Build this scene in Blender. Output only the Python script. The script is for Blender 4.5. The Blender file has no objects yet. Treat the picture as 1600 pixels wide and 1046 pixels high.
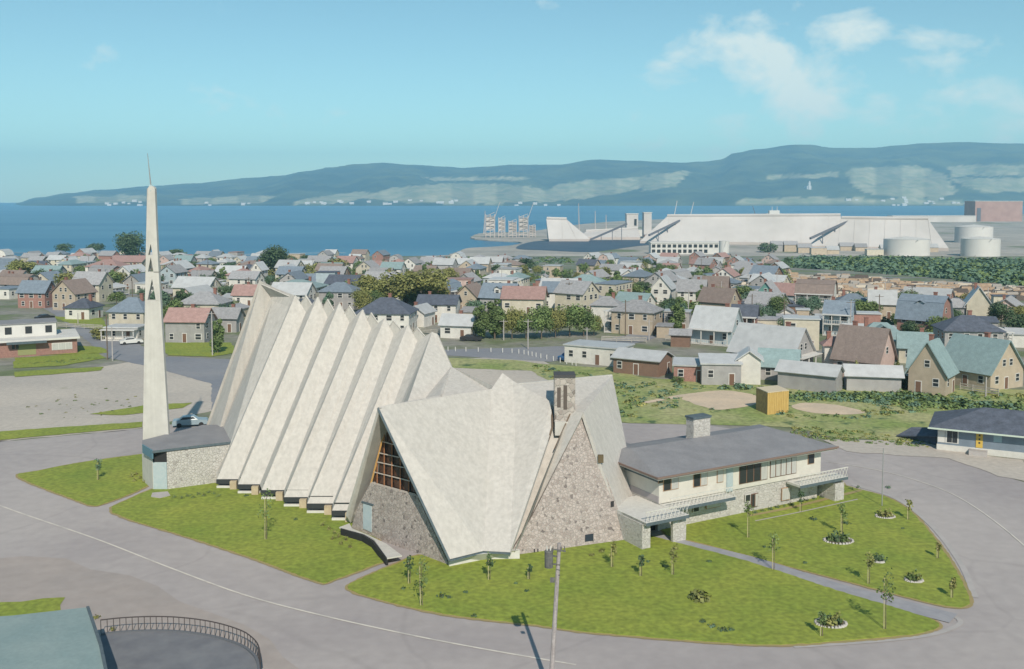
import bpy, bmesh, math, random
from mathutils import Vector, Matrix, noise as mnoise
from mathutils.geometry import tessellate_polygon
random.seed(11)
R = math.radians
scene = bpy.context.scene
COL = scene.collection

# ------------------------------------------------------------------ camera
F, HZ, PITCH, CAMH = 1550.0, 308.0, R(4.0), 31.0
PPY = HZ + F * math.tan(PITCH)
cam_data = bpy.data.cameras.new('camera')
cam_data.sensor_width = 36.0
cam_data.lens = F / 1600 * 36
cam_data.shift_y = -(523 - PPY) / 1600
cam_data.clip_start = 1.0
cam_data.clip_end = 60000
cam = bpy.data.objects.new('camera', cam_data)
cam.location = (0, 0, CAMH)
cam.rotation_euler = (R(90) - PITCH, 0, 0)
COL.objects.link(cam)
scene.camera = cam

# ------------------------------------------------------------------ sky and sun
SUN_AZ = (0.19, -0.982)           # horizontal direction towards the sun
SUN_EL = R(39)
sun_d = bpy.data.lights.new('sun', 'SUN')
sun_d.energy = 3.7
sun_d.angle = R(0.5)
sun_d.color = (1.0, 0.90, 0.76)
sun = bpy.data.objects.new('sun', sun_d)
sv = Vector((SUN_AZ[0] * math.cos(SUN_EL), SUN_AZ[1] * math.cos(SUN_EL), math.sin(SUN_EL)))
sun.rotation_euler = sv.to_track_quat('Z', 'Y').to_euler()
sun.location = (40, -60, 90)
COL.objects.link(sun)

w = bpy.data.worlds.new('World')
scene.world = w
w.use_nodes = True
nt = w.node_tree
nt.nodes.clear()
N = nt.nodes.new
out = N('ShaderNodeOutputWorld')
bg = N('ShaderNodeBackground')
bg.inputs['Strength'].default_value = 0.115
sky = N('ShaderNodeTexSky')
sky.sky_type = 'NISHITA'
sky.sun_disc = False
sky.sun_elevation = SUN_EL
sky.sun_rotation = math.atan2(SUN_AZ[0], SUN_AZ[1])
sky.altitude = 60
sky.air_density = 0.85
sky.dust_density = 0.25
sky.ozone_density = 1.2
tint = N('ShaderNodeMix'); tint.data_type = 'RGBA'; tint.blend_type = 'MULTIPLY'
tint.inputs[0].default_value = 1.0
tint.inputs[7].default_value = (0.68, 0.87, 0.76, 1)
nt.links.new(sky.outputs[0], tint.inputs[6])
tc = N('ShaderNodeTexCoord')
sep = N('ShaderNodeSeparateXYZ')
nt.links.new(tc.outputs['Generated'], sep.inputs[0])
mp = N('ShaderNodeMapping'); mp.inputs['Scale'].default_value = (8, 8, 13.0)
mp.inputs['Location'].default_value = (0.9, 0.1, 0.55)
nt.links.new(tc.outputs['Generated'], mp.inputs[0])
cn = N('ShaderNodeTexNoise'); cn.inputs['Scale'].default_value = 1.5
cn.inputs['Detail'].default_value = 9; cn.inputs['Roughness'].default_value = 0.56
cn.inputs['Distortion'].default_value = 0.25
nt.links.new(mp.outputs[0], cn.inputs['Vector'])
cr = N('ShaderNodeValToRGB')
cr.color_ramp.elements[0].position = 0.50; cr.color_ramp.elements[0].color = (0, 0, 0, 1)
cr.color_ramp.elements[1].position = 0.72; cr.color_ramp.elements[1].color = (1, 1, 1, 1)
nt.links.new(cn.outputs[0], cr.inputs[0])
# a broken bank of thin cumulus stands over the right of the bay, fading out elsewhere
def dotband(vec, lo, hi):
    d = N('ShaderNodeVectorMath'); d.operation = 'DOT_PRODUCT'
    v = Vector(vec).normalized(); d.inputs[1].default_value = v
    nn = N('ShaderNodeVectorMath'); nn.operation = 'NORMALIZE'
    nt.links.new(tc.outputs['Generated'], nn.inputs[0]); nt.links.new(nn.outputs[0], d.inputs[0])
    m = N('ShaderNodeMapRange'); m.interpolation_type = 'SMOOTHSTEP'
    m.inputs['From Min'].default_value = lo; m.inputs['From Max'].default_value = hi
    nt.links.new(d.outputs['Value'], m.inputs['Value'])
    return m.outputs[0]
def math_n(op, a, b):
    m = N('ShaderNodeMath'); m.operation = op
    for i, v in ((0, a), (1, b)):
        if isinstance(v, (int, float)): m.inputs[i].default_value = v
        else: nt.links.new(v, m.inputs[i])
    return m.outputs[0]
b1 = dotband((0.19, 1, 0.098), 0.9955, 0.9997)
b2 = dotband((0.285, 1, 0.135), 0.9950, 0.9996)
b3 = dotband((0.43, 1, 0.062), 0.9930, 0.9990)
bb = math_n('MAXIMUM', math_n('MAXIMUM', b1, b2), math_n('MULTIPLY', b3, 0.8))
cs = math_n('ADD', cn.outputs[0], math_n('MULTIPLY', bb, 0.22))
nt.links.new(cs, cr.inputs[0])
cr.color_ramp.elements[0].position = 0.63; cr.color_ramp.elements[1].position = 0.80
cf = math_n('MULTIPLY', cr.outputs[0], 0.78)
cm = N('ShaderNodeMix'); cm.data_type = 'RGBA'
cm.inputs[7].default_value = (6.6, 6.9, 6.3, 1)
nt.links.new(cf, cm.inputs[0]); nt.links.new(tint.outputs[2], cm.inputs[6])
nt.links.new(cm.outputs[2], bg.inputs['Color'])
nt.links.new(bg.outputs[0], out.inputs['Surface'])

vs = scene.view_settings
vs.view_transform = 'Standard'; vs.look = 'None'; vs.gamma = 1.0; vs.use_curve_mapping = False
vs.exposure = 0.33
scene.render.engine = 'CYCLES'
scene.cycles.max_bounces = 5
scene.cycles.volume_bounces = 2
scene.cycles.transparent_max_bounces = 8

# ------------------------------------------------------------------ projection helpers (real ground positions)
CP, SP = math.cos(PITCH), math.sin(PITCH)
def ray(px, py):
    a = (px - 800) / F; b = (PPY - py) / F
    return Vector((a, CP + b * SP, b * CP - SP))
CAM = Vector((0, 0, CAMH))
SLOPE0, SLOPE1, LOW = 260.0, 876.0, -21.0
def zt(y):
    if y <= SLOPE0: return 0.0
    if y >= SLOPE1: return LOW
    return LOW * (y - SLOPE0) / (SLOPE1 - SLOPE0)
def G(px, py, z=None):
    r = ray(px, py)
    if z is not None:
        return CAM + r * ((z - CAMH) / r.z)
    t = (0 - CAMH) / r.z if r.z < 0 else 1e5
    for _ in range(40):
        p = CAM + r * t
        t2 = (zt(p.y) - CAMH) / r.z
        t = 0.5 * (t + t2)
    return CAM + r * t
def P(px, py, y):
    r = ray(px, py)
    return CAM + r * (y / r.y)
def on_plane(px, py, p0, n):
    r = ray(px, py)
    return CAM + r * ((p0 - CAM).dot(n) / r.dot(n))

# ------------------------------------------------------------------ materials
MATS = {}
def mat(name, c, c2=None, scale=1.0, rough=0.85, bump=0.0, detail=5, lo=0.35, hi=0.65, stretch=(1, 1, 1),
        metal=0.0, world=False, spots=None, perobj=0.0, bands=None, dist=0.0, bdist=0.05, fine=None, spec=0.5, streak=None, cracks=None):
    if name in MATS: return MATS[name]
    m = bpy.data.materials.new(name); m.use_nodes = True
    t = m.node_tree; nd = t.nodes; L = t.links.new
    b = nd['Principled BSDF']
    b.inputs['Roughness'].default_value = rough
    b.inputs['Metallic'].default_value = metal
    b.inputs['Specular IOR Level'].default_value = spec
    c = tuple(c) + (1,)
    b.inputs['Base Color'].default_value = c
    if c2 is not None or bump or spots:
        if world:
            geo = nd.new('ShaderNodeNewGeometry'); src = geo.outputs['Position']
        else:
            co = nd.new('ShaderNodeTexCoord'); src = co.outputs['Object']
        mpn = nd.new('ShaderNodeMapping'); mpn.inputs['Scale'].default_value = stretch
        L(src, mpn.inputs[0])
        n = nd.new('ShaderNodeTexNoise'); n.inputs['Scale'].default_value = scale
        n.inputs['Detail'].default_value = detail; n.inputs['Roughness'].default_value = 0.6
        n.inputs['Distortion'].default_value = dist
        L(mpn.outputs[0], n.inputs['Vector'])
        cur = None
        if c2 is not None:
            mr = nd.new('ShaderNodeMapRange'); mr.inputs['From Min'].default_value = lo; mr.inputs['From Max'].default_value = hi
            L(n.outputs[0], mr.inputs[0])
            mx = nd.new('ShaderNodeMix'); mx.data_type = 'RGBA'
            L(mr.outputs[0], mx.inputs[0]); mx.inputs[6].default_value = c; mx.inputs[7].default_value = tuple(c2) + (1,)
            cur = mx.outputs[2]
        if fine is not None:      # (scale, amount) fine grain
            fn = nd.new('ShaderNodeTexNoise'); fn.inputs['Scale'].default_value = fine[0]; fn.inputs['Detail'].default_value = 4
            L(src, fn.inputs['Vector'])
            fr = nd.new('ShaderNodeMapRange'); fr.inputs['From Min'].default_value = 0.3; fr.inputs['From Max'].default_value = 0.7
            fr.inputs['To Min'].default_value = 1 - fine[1]; fr.inputs['To Max'].default_value = 1 + fine[1]
            L(fn.outputs[0], fr.inputs[0])
            mm = nd.new('ShaderNodeVectorMath'); mm.operation = 'SCALE'
            if cur: L(cur, mm.inputs[0])
            else: mm.inputs[0].default_value = c[:3]
            L(fr.outputs[0], mm.inputs['Scale'])
            cur = mm.outputs[0]
        if streak is not None:
            sm_ = nd.new('ShaderNodeMapping'); sm_.inputs['Scale'].default_value = streak[0]; L(src, sm_.inputs[0])
            sn = nd.new('ShaderNodeTexNoise'); sn.inputs['Scale'].default_value = 1.0; sn.inputs['Detail'].default_value = 5; sn.inputs['Roughness'].default_value = 0.7
            L(sm_.outputs[0], sn.inputs['Vector'])
            sr_ = nd.new('ShaderNodeMapRange'); sr_.inputs['From Min'].default_value = 0.3; sr_.inputs['From Max'].default_value = 0.62
            sr_.inputs['To Min'].default_value = 1 - streak[1]; sr_.inputs['To Max'].default_value = 1.0
            L(sn.outputs[0], sr_.inputs[0])
            mm = nd.new('ShaderNodeVectorMath'); mm.operation = 'SCALE'
            if cur: L(cur, mm.inputs[0])
            else: mm.inputs[0].default_value = c[:3]
            L(sr_.outputs[0], mm.inputs['Scale']); cur = mm.outputs[0]
        if cracks is not None:
            wn = nd.new('ShaderNodeTexNoise'); wn.inputs['Scale'].default_value = cracks[0] * 2; L(src, wn.inputs['Vector'])
            wm2 = nd.new('ShaderNodeVectorMath'); wm2.operation = 'MULTIPLY_ADD'; L(wn.outputs['Color'], wm2.inputs[0]); wm2.inputs[1].default_value = (5, 5, 0); L(src, wm2.inputs[2])
            vo = nd.new('ShaderNodeTexVoronoi'); vo.feature = 'DISTANCE_TO_EDGE'; vo.inputs['Scale'].default_value = cracks[0]; L(wm2.outputs[0], vo.inputs['Vector'])
            cr_ = nd.new('ShaderNodeMapRange'); cr_.inputs['From Min'].default_value = 0.002; cr_.inputs['From Max'].default_value = 0.012
            cr_.inputs['To Min'].default_value = 1 - cracks[1]; cr_.inputs['To Max'].default_value = 1.0
            L(vo.outputs['Distance'], cr_.inputs[0])
            mm = nd.new('ShaderNodeVectorMath'); mm.operation = 'SCALE'
            if cur: L(cur, mm.inputs[0])
            else: mm.inputs[0].default_value = c[:3]
            L(cr_.outputs[0], mm.inputs['Scale']); cur = mm.outputs[0]
        if spots is not None:     # (scale, threshold, colour)
            v = nd.new('ShaderNodeTexNoise'); v.inputs['Scale'].default_value = spots[0]; v.inputs['Detail'].default_value = 6
            L(src, v.inputs['Vector'])
            sr = nd.new('ShaderNodeMapRange'); sr.inputs['From Min'].default_value = spots[1]; sr.inputs['From Max'].default_value = spots[1] + 0.08
            L(v.outputs[0], sr.inputs[0])
            mx2 = nd.new('ShaderNodeMix'); mx2.data_type = 'RGBA'
            L(sr.outputs[0], mx2.inputs[0])
            if cur: L(cur, mx2.inputs[6])
            else: mx2.inputs[6].default_value = c
            mx2.inputs[7].default_value = tuple(spots[2]) + (1,)
            cur = mx2.outputs[2]
        if perobj:
            oi = nd.new('ShaderNodeObjectInfo')
            pr = nd.new('ShaderNodeMapRange'); pr.inputs['To Min'].default_value = 1 - perobj; pr.inputs['To Max'].default_value = 1 + perobj
            L(oi.outputs['Random'], pr.inputs[0])
            mm = nd.new('ShaderNodeVectorMath'); mm.operation = 'SCALE'
            if cur: L(cur, mm.inputs[0])
            else: mm.inputs[0].default_value = c[:3]
            L(pr.outputs[0], mm.inputs['Scale'])
            cur = mm.outputs[0]
        if cur: L(cur, b.inputs['Base Color'])
        hgt = n.outputs[0]
        if bands:                 # (axis vector scale) clapboard or seam relief
            wv = nd.new('ShaderNodeTexWave'); wv.bands_direction = bands[0]; wv.wave_profile = 'SAW'
            wv.inputs['Scale'].default_value = bands[1]; wv.inputs['Distortion'].default_value = 0
            L(src, wv.inputs['Vector'])
            hgt = wv.outputs['Fac']
        if bump:
            bp = nd.new('ShaderNodeBump'); bp.inputs['Strength'].default_value = bump; bp.inputs['Distance'].default_value = bdist
            L(hgt, bp.inputs['Height']); L(bp.outputs[0], b.inputs['Normal'])
    MATS[name] = m
    return m

def stone_mat(name, ca, cb, cc, mortar, scale):
    m = bpy.data.materials.new(name); m.use_nodes = True
    t = m.node_tree; nd = t.nodes; L = t.links.new
    b = nd['Principled BSDF']; b.inputs['Roughness'].default_value = 0.9
    co = nd.new('ShaderNodeTexCoord')
    v = nd.new('ShaderNodeTexVoronoi'); v.inputs['Scale'].default_value = scale
    v2 = nd.new('ShaderNodeTexVoronoi'); v2.feature = 'DISTANCE_TO_EDGE'; v2.inputs['Scale'].default_value = scale
    nz = nd.new('ShaderNodeTexNoise'); nz.inputs['Scale'].default_value = scale * 0.5
    mxv = nd.new('ShaderNodeMix'); mxv.data_type = 'VECTOR'; mxv.inputs[0].default_value = 0.25
    L(co.outputs['Object'], mxv.inputs[4]); L(nz.outputs['Color'], mxv.inputs[5]); L(co.outputs['Object'], nz.inputs['Vector'])
    L(mxv.outputs[1], v.inputs['Vector']); L(mxv.outputs[1], v2.inputs['Vector'])
    sp = nd.new('ShaderNodeSeparateColor'); L(v.outputs['Color'], sp.inputs[0])
    cr = nd.new('ShaderNodeValToRGB'); e = cr.color_ramp.elements
    e[0].color = ca + (1,); e[1].color = cc + (1,); x = e.new(0.55); x.color = cb + (1,); x = e.new(0.88); x.color = cb + (1,)
    L(sp.outputs[0], cr.inputs[0])
    mr = nd.new('ShaderNodeMapRange'); mr.inputs['From Min'].default_value = 0.02; mr.inputs['From Max'].default_value = 0.09
    L(v2.outputs['Distance'], mr.inputs[0])
    mx = nd.new('ShaderNodeMix'); mx.data_type = 'RGBA'; mx.inputs[6].default_value = mortar + (1,)
    L(mr.outputs[0], mx.inputs[0]); L(cr.outputs[0], mx.inputs[7]); L(mx.outputs[2], b.inputs['Base Color'])
    bp = nd.new('ShaderNodeBump'); bp.inputs['Strength'].default_value = 0.7; bp.inputs['Distance'].default_value = 0.08
    L(mr.outputs[0], bp.inputs['Height']); L(bp.outputs[0], b.inputs['Normal'])
    MATS[name] = m
    return m

CONC = mat('painted_concrete', (0.485, 0.462, 0.432), (0.515, 0.492, 0.462), scale=0.8, rough=0.85, bump=0.12, stretch=(1, 1, 0.25),
           fine=(3.0, 0.05), spots=(0.22, 0.72, (0.45, 0.43, 0.395)), lo=0.3, hi=0.7, streak=((2.4, 2.4, 0.07), 0.17))
CONC_EDGE = mat('white_parapet', (0.56, 0.545, 0.51), (0.50, 0.485, 0.455), scale=1.0, streak=((2, 2, .12), .12))
STONE = stone_mat('rubble_stone', (0.28, 0.235, 0.215), (0.40, 0.35, 0.325), (0.13, 0.11, 0.105), (0.39, 0.355, 0.33), 5.0)
STONE_L = stone_mat('pale_stone', (0.43, 0.41, 0.39), (0.50, 0.48, 0.46), (0.30, 0.28, 0.27), (0.50, 0.48, 0.45), 4.6)
STONE_D = stone_mat('chimney_stone', (0.30, 0.26, 0.24), (0.42, 0.38, 0.35), (0.12, 0.10, 0.09), (0.40, 0.37, 0.34), 2.6)
WOOD = mat('varnished_wood', (0.30, 0.13, 0.05), (0.22, 0.09, 0.04), scale=6)
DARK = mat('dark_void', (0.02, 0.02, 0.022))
GLASS_D = mat('dark_glass', (0.03, 0.035, 0.04), rough=0.12)
GLASS_W = mat('amber_pane', (0.10, 0.05, 0.03), (0.04, 0.025, 0.02), scale=2.5, rough=0.15)
CURT = mat('curtained_glass', (0.5, 0.5, 0.48), (0.38, 0.38, 0.37), scale=2, rough=0.3, stretch=(6, 6, 0.3))
WHITE = mat('white_paint', (0.60, 0.59, 0.56), (0.52, 0.51, 0.48), scale=2)
FASCIA = mat('slate_fascia', (0.07, 0.10, 0.12), (0.10, 0.13, 0.15), scale=3)
DOORB = mat('pale_blue_door', (0.34, 0.42, 0.45), (0.40, 0.46, 0.48), scale=3)
ROOFG = mat('grey_gravel_roof', (0.20, 0.20, 0.215), (0.24, 0.24, 0.255), scale=0.6, fine=(9, 0.12))
METAL = mat('grey_metal', (0.35, 0.36, 0.37), metal=0.4, rough=0.5)

# ------------------------------------------------------------------ object helpers
def tag(o, label=None, cat=None, group=None, kind=None):
    if label: o['label'] = label
    if cat: o['category'] = cat
    if group: o['group'] = group
    if kind: o['kind'] = kind
    return o
def empty(name, loc, label, cat, group=None, rz=0):
    o = bpy.data.objects.new(name, None)
    o.empty_display_size = 0.2
    o.location = loc; o.rotation_euler = (0, 0, rz)
    COL.objects.link(o)
    return tag(o, label, cat, group)
def link(name, me, parent=None, local=False):
    o = bpy.data.objects.new(name, me)
    COL.objects.link(o)
    if parent:
        o.parent = parent
        if not local:
            r = parent
            off = Vector((0, 0, 0))
            while r: off += r.location; r = r.parent
            o.location = -off
    return o
def mesh(name, verts, faces, mats, mi=None, smooth=False):
    me = bpy.data.meshes.new(name)
    me.from_pydata([tuple(v) for v in verts], [], faces)
    for m in (mats if isinstance(mats, (list, tuple)) else [mats]): me.materials.append(m)
    if mi:
        for p, i in zip(me.polygons, mi): p.material_index = i
    if smooth:
        for p in me.polygons: p.use_smooth = True
    me.update()
    return me
class MB:
    """collects shapes and links them as one mesh object"""
    def __init__(s): s.v = []; s.f = []; s.m = []
    def add(s, v, f, mi=0):
        k = len(s.v); s.v += [tuple(q) for q in v]; s.f += [tuple(k + i for i in q) for q in f]; s.m += [mi] * len(f)
        return s
    def box(s, x0, x1, y0, y1, z0, z1, mi=0):
        return s.add([(x0, y0, z0), (x1, y0, z0), (x1, y1, z0), (x0, y1, z0), (x0, y0, z1), (x1, y0, z1), (x1, y1, z1), (x0, y1, z1)],
                     [(0, 3, 2, 1), (4, 5, 6, 7), (0, 1, 5, 4), (1, 2, 6, 5), (2, 3, 7, 6), (3, 0, 4, 7)], mi)
    def tube(s, a, b, ra, rb, n=6, mi=0):
        a = Vector(a); b = Vector(b); d = (b - a).normalized()
        u = d.orthogonal().normalized(); w_ = d.cross(u)
        v = [a + (u * math.cos(6.2832 * i / n) + w_ * math.sin(6.2832 * i / n)) * ra for i in range(n)]
        v += [b + (u * math.cos(6.2832 * i / n) + w_ * math.sin(6.2832 * i / n)) * rb for i in range(n)]
        f = [(i, (i + 1) % n, n + (i + 1) % n, n + i) for i in range(n)] + [tuple(range(n - 1, -1, -1)), tuple(range(n, 2 * n))]
        return s.add(v, f, mi)
    def slab(s, pts, thick, down=None, mi=0):
        pts = [Vector(p) for p in pts]; n = len(pts)
        nm = Vector((0, 0, 0))
        for i in range(n):
            a, b_ = pts[i], pts[(i + 1) % n]
            nm += Vector(((a.y - b_.y) * (a.z + b_.z), (a.z - b_.z) * (a.x + b_.x), (a.x - b_.x) * (a.y + b_.y)))
        nm.normalize()
        ref = Vector(down) if down is not None else None
        d = nm * thick
        if ref is None:
            c = sum(pts, Vector()) / n
            if nm.dot(CAM - c) > 0: d = -d          # thickness goes away from the outer side
        elif d.dot(ref) < 0: d = -d
        back = [p + d for p in pts]
        f = [tuple(range(n)), tuple(range(2 * n - 1, n - 1, -1))] + [(i, n + i, n + (i + 1) % n, (i + 1) % n) for i in range(n)]
        return s.add(pts + back, f, mi)
    def build(s, name, mats, parent=None, local=False, smooth=False):
        me = mesh(name, s.v, s.f, mats, s.m, smooth)
        bm = bmesh.new(); bm.from_mesh(me); bmesh.ops.recalc_face_normals(bm, faces=bm.faces); bm.to_mesh(me); bm.free()
        return link(name, me, parent, local)
def slab(name, pts, thick, m, parent, down=None):
    return MB().slab(pts, thick, down).build(name, m, parent)
def fan(name, polys, m, parent=None):
    mb = MB()
    for p in polys: mb.add(p, [tuple(range(len(p)))])
    return mb.build(name, m, parent)
def smooth_px(pts, k=5, closed=True):
    n = len(pts); out_ = []
    for i in range(n if closed else n - 1):
        p0, p1, p2, p3 = (pts[(i - 1) % n] if closed or i > 0 else pts[0]), pts[i], pts[(i + 1) % n], (pts[(i + 2) % n] if closed or i + 2 < n else pts[-1])
        for j in range(k):
            t = j / k
            out_.append(tuple(0.5 * ((2 * p1[q]) + (p2[q] - p0[q]) * t + (2 * p0[q] - 5 * p1[q] + 4 * p2[q] - p3[q]) * t * t + (3 * p1[q] - p0[q] - 3 * p2[q] + p3[q]) * t ** 3) for q in (0, 1)))
    if not closed: out_.append(pts[-1])
    return out_
def sheet(name, pts, off, m, kind='structure', sides=0.0, parent=None, rough_edge=0.0, flat=None):
    """pts are (x, y) ground points"""
    if rough_edge:
        q = []
        n = len(pts)
        for i in range(n):
            a = Vector(pts[i]); b_ = Vector(pts[(i + 1) % n]); L_ = (b_ - a).length
            k = max(1, min(40, int(L_ / (rough_edge * 2.5))))
            nr = Vector((-(b_ - a).y, (b_ - a).x)).normalized() if L_ > 0 else Vector((0, 0))
            for j in range(k):
                p = a.lerp(b_, j / k)
                q.append(p + nr * mnoise.noise(Vector((p.x, p.y, 3)) / (rough_edge * 4)) * rough_edge)
        pts = [(p.x, p.y) for p in q]
    bm = bmesh.new()
    tris = tessellate_polygon([[Vector((p[0], p[1], 0)) for p in pts]])
    vs_ = [bm.verts.new((p[0], p[1], 0)) for p in pts]
    for t in tris:
        try: bm.faces.new([vs_[i] for i in t])
        except ValueError: pass
    for yy in (SLOPE0, SLOPE1):
        bmesh.ops.bisect_plane(bm, geom=bm.verts[:] + bm.edges[:] + bm.faces[:], plane_co=(0, yy, 0), plane_no=(0, 1, 0))
    bmesh.ops.recalc_face_normals(bm, faces=bm.faces)
    for f in bm.faces:
        if f.normal.z < 0: f.normal_flip()
    for v in bm.verts: v.co.z = (zt(v.co.y) if flat is None else flat) + off
    if sides:
        r = bmesh.ops.extrude_edge_only(bm, edges=[e for e in bm.edges if e.is_boundary])
        for v in [g for g in r['geom'] if isinstance(g, bmesh.types.BMVert)]: v.co.z -= sides
    me = bpy.data.meshes.new(name); bm.to_mesh(me); bm.free()
    me.materials.append(m)
    o = link(name, me, parent)
    if kind: o['kind'] = kind
    return o
def gpts(px, z=None): return [tuple(G(a, b, z)[:2]) for a, b in px]

# ================================================================== the ground
DIRT = mat('dry_ground', (0.36, 0.33, 0.28), (0.27, 0.26, 0.23), scale=0.06, world=True, fine=(1.2, 0.10), spots=(0.035, 0.57, (0.12, 0.15, 0.065)), detail=8)
GRAVEL = mat('pale_gravel', (0.49, 0.44, 0.385), (0.40, 0.365, 0.33), scale=0.05, world=True, fine=(1.5, 0.10), detail=8, spots=(0.09, 0.70, (0.24, 0.24, 0.14)))
ASPH = mat('worn_asphalt', (0.325, 0.295, 0.295), (0.395, 0.36, 0.35), scale=0.035, world=True, fine=(0.9, 0.06), detail=8, lo=0.4, hi=0.62, dist=0.6, bump=0.05, cracks=(0.05, 0.07), spots=(0.11, 0.70, (0.29, 0.27, 0.265)))
ASPH2 = mat('blue_grey_asphalt', (0.20, 0.21, 0.24), (0.26, 0.26, 0.275), scale=0.05, world=True, fine=(0.9, 0.06), detail=8)
PATH = mat('path_asphalt', (0.27, 0.27, 0.30), (0.32, 0.315, 0.33), scale=0.3, world=True, fine=(1.5, 0.08))
GRASS = mat('lawn_grass', (0.175, 0.235, 0.030), (0.25, 0.28, 0.042), scale=0.16, world=True, fine=(2.2, 0.26), detail=10, lo=0.3, hi=0.7, bump=0.6, bdist=0.15, spots=(0.30, 0.70, (0.28, 0.25, 0.09)))
MEADOW = mat('rough_meadow', (0.20, 0.26, 0.070), (0.34, 0.335, 0.16), scale=0.10, world=True, fine=(1.4, 0.3), detail=9, lo=0.35, hi=0.62, bump=0.7, bdist=0.3, spots=(0.3, 0.6, (0.065, 0.115, 0.045)))
SAND = mat('bare_sand', (0.62, 0.49, 0.36), (0.50, 0.41, 0.31), scale=0.25, world=True, fine=(2, 0.08))
LINE = mat('road_paint', (0.62, 0.58, 0.52), (0.42, 0.40, 0.38), scale=0.6, world=True, lo=0.45, hi=0.7)
TOWNG = mat('town_ground', (0.24, 0.23, 0.20), (0.13, 0.16, 0.075), scale=0.05, world=True, fine=(0.5, 0.2), detail=8, lo=0.42, hi=0.58)

# one sheet that reaches the shore and dips under the bay
def shore_y(x):
    px = 800 + x / 876 * F
    s = 872
    if px > 1000: s = 2600
    elif px > 760: s = 872 + (px - 760) / 240 * 60
    return s + 14 * mnoise.noise(Vector((x * 0.012, 1.7, 0)))
mb = MB()
xs = [-4000, -2500, -1500] + [i * 25 for i in range(-40, 41)] + [1500, 2500, 4000]
ys = [-400, -50, 40, 120, 200, 260, 350, 450, 550, 650, 750, 820, 850] + [860 + 4 * i for i in range(20)] + [960, 1100, 1500]
for y in ys:
    for x in xs:
        s = shore_y(x)
        z = zt(y)
        if y > s: z = LOW - min(7, (y - s) * 0.12)
        mb.v.append((x, y, z))
nx = len(xs)
for j in range(len(ys) - 1):
    for i in range(nx - 1):
        mb.f.append((j * nx + i, j * nx + i + 1, (j + 1) * nx + i + 1, (j + 1) * nx + i)); mb.m.append(0)
tag(mb.build('ground', [TOWNG]), kind='structure')

# bay water
WAT = bpy.data.materials.new('bay_water'); WAT.use_nodes = True
t = WAT.node_tree; nd = t.nodes; L = t.links.new; b = nd['Principled BSDF']
b.inputs['Roughness'].default_value = 0.38; b.inputs['IOR'].default_value = 1.33
b.inputs['Specular IOR Level'].default_value = 0.35
geo = nd.new('ShaderNodeNewGeometry'); mpw = nd.new('ShaderNodeMapping'); mpw.inputs['Scale'].default_value = (0.0007, 0.0022, 1)
L(geo.outputs['Position'], mpw.inputs[0])
nz = nd.new('ShaderNodeTexNoise'); nz.inputs['Scale'].default_value = 2.2; nz.inputs['Detail'].default_value = 8; nz.inputs['Distortion'].default_value = 0.8
L(mpw.outputs[0], nz.inputs['Vector'])
cr = nd.new('ShaderNodeValToRGB'); e = cr.color_ramp.elements
e[0].position = 0.36; e[0].color = (0.035, 0.15, 0.27, 1); e[1].position = 0.66; e[1].color = (0.075, 0.21, 0.32, 1)
L(nz.outputs[0], cr.inputs[0]); L(cr.outputs[0], b.inputs['Base Color'])
n2 = nd.new('ShaderNodeTexNoise'); n2.inputs['Scale'].default_value = 0.25; n2.inputs['Detail'].default_value = 5
L(geo.outputs['Position'], n2.inputs['Vector'])
bp = nd.new('ShaderNodeBump'); bp.inputs['Strength'].default_value = 0.5; bp.inputs['Distance'].default_value = 0.5
L(n2.outputs[0], bp.inputs['Height']); L(bp.outputs[0], b.inputs['Normal'])
WZ = -22.0
o = link('bay_water', mesh('bay_water', [(-9000, 840, WZ), (9000, 840, WZ), (9000, 9000, WZ), (-9000, 9000, WZ)], [(0, 1, 2, 3)], WAT))
tag(o, kind='structure')

# harbour land
HPX = [(560, 404), (640, 401), (700, 399), (722, 391), (735, 388), (770, 386), (800, 384), (815, 379), (790, 377), (742, 374), (738, 369), (760, 364),
       (830, 362), (880, 354), (940, 348), (1010, 344), (1100, 342), (1300, 340), (1480, 337), (1700, 335), (1760, 470), (1200, 470), (700, 412), (560, 406)]
hp = smooth_px([tuple(G(a, b_, LOW)[:2]) for a, b_ in HPX], 3)
HARB = mat('harbour_ground', (0.42, 0.39, 0.35), (0.28, 0.27, 0.25), scale=0.02, world=True, fine=(0.2, 0.12), detail=8, spots=(0.012, 0.58, (0.14, 0.17, 0.09)))
sheet('harbour_ground', hp, 0.30, HARB, sides=4.5, flat=LOW, rough_edge=4)
pond = smooth_px(gpts([(806, 389), (835, 378), (900, 376.5), (985, 376), (1030, 377), (1060, 381), (1000, 385), (950, 392), (918, 395), (860, 392.5)], LOW), 4)
POND = mat('dark_pond_water', (0.05, 0.085, 0.13), (0.07, 0.105, 0.15), scale=0.02, world=True, rough=0.6, spec=0.2)
sheet('pond_water', pond, 0.45, POND, flat=LOW)

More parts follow.
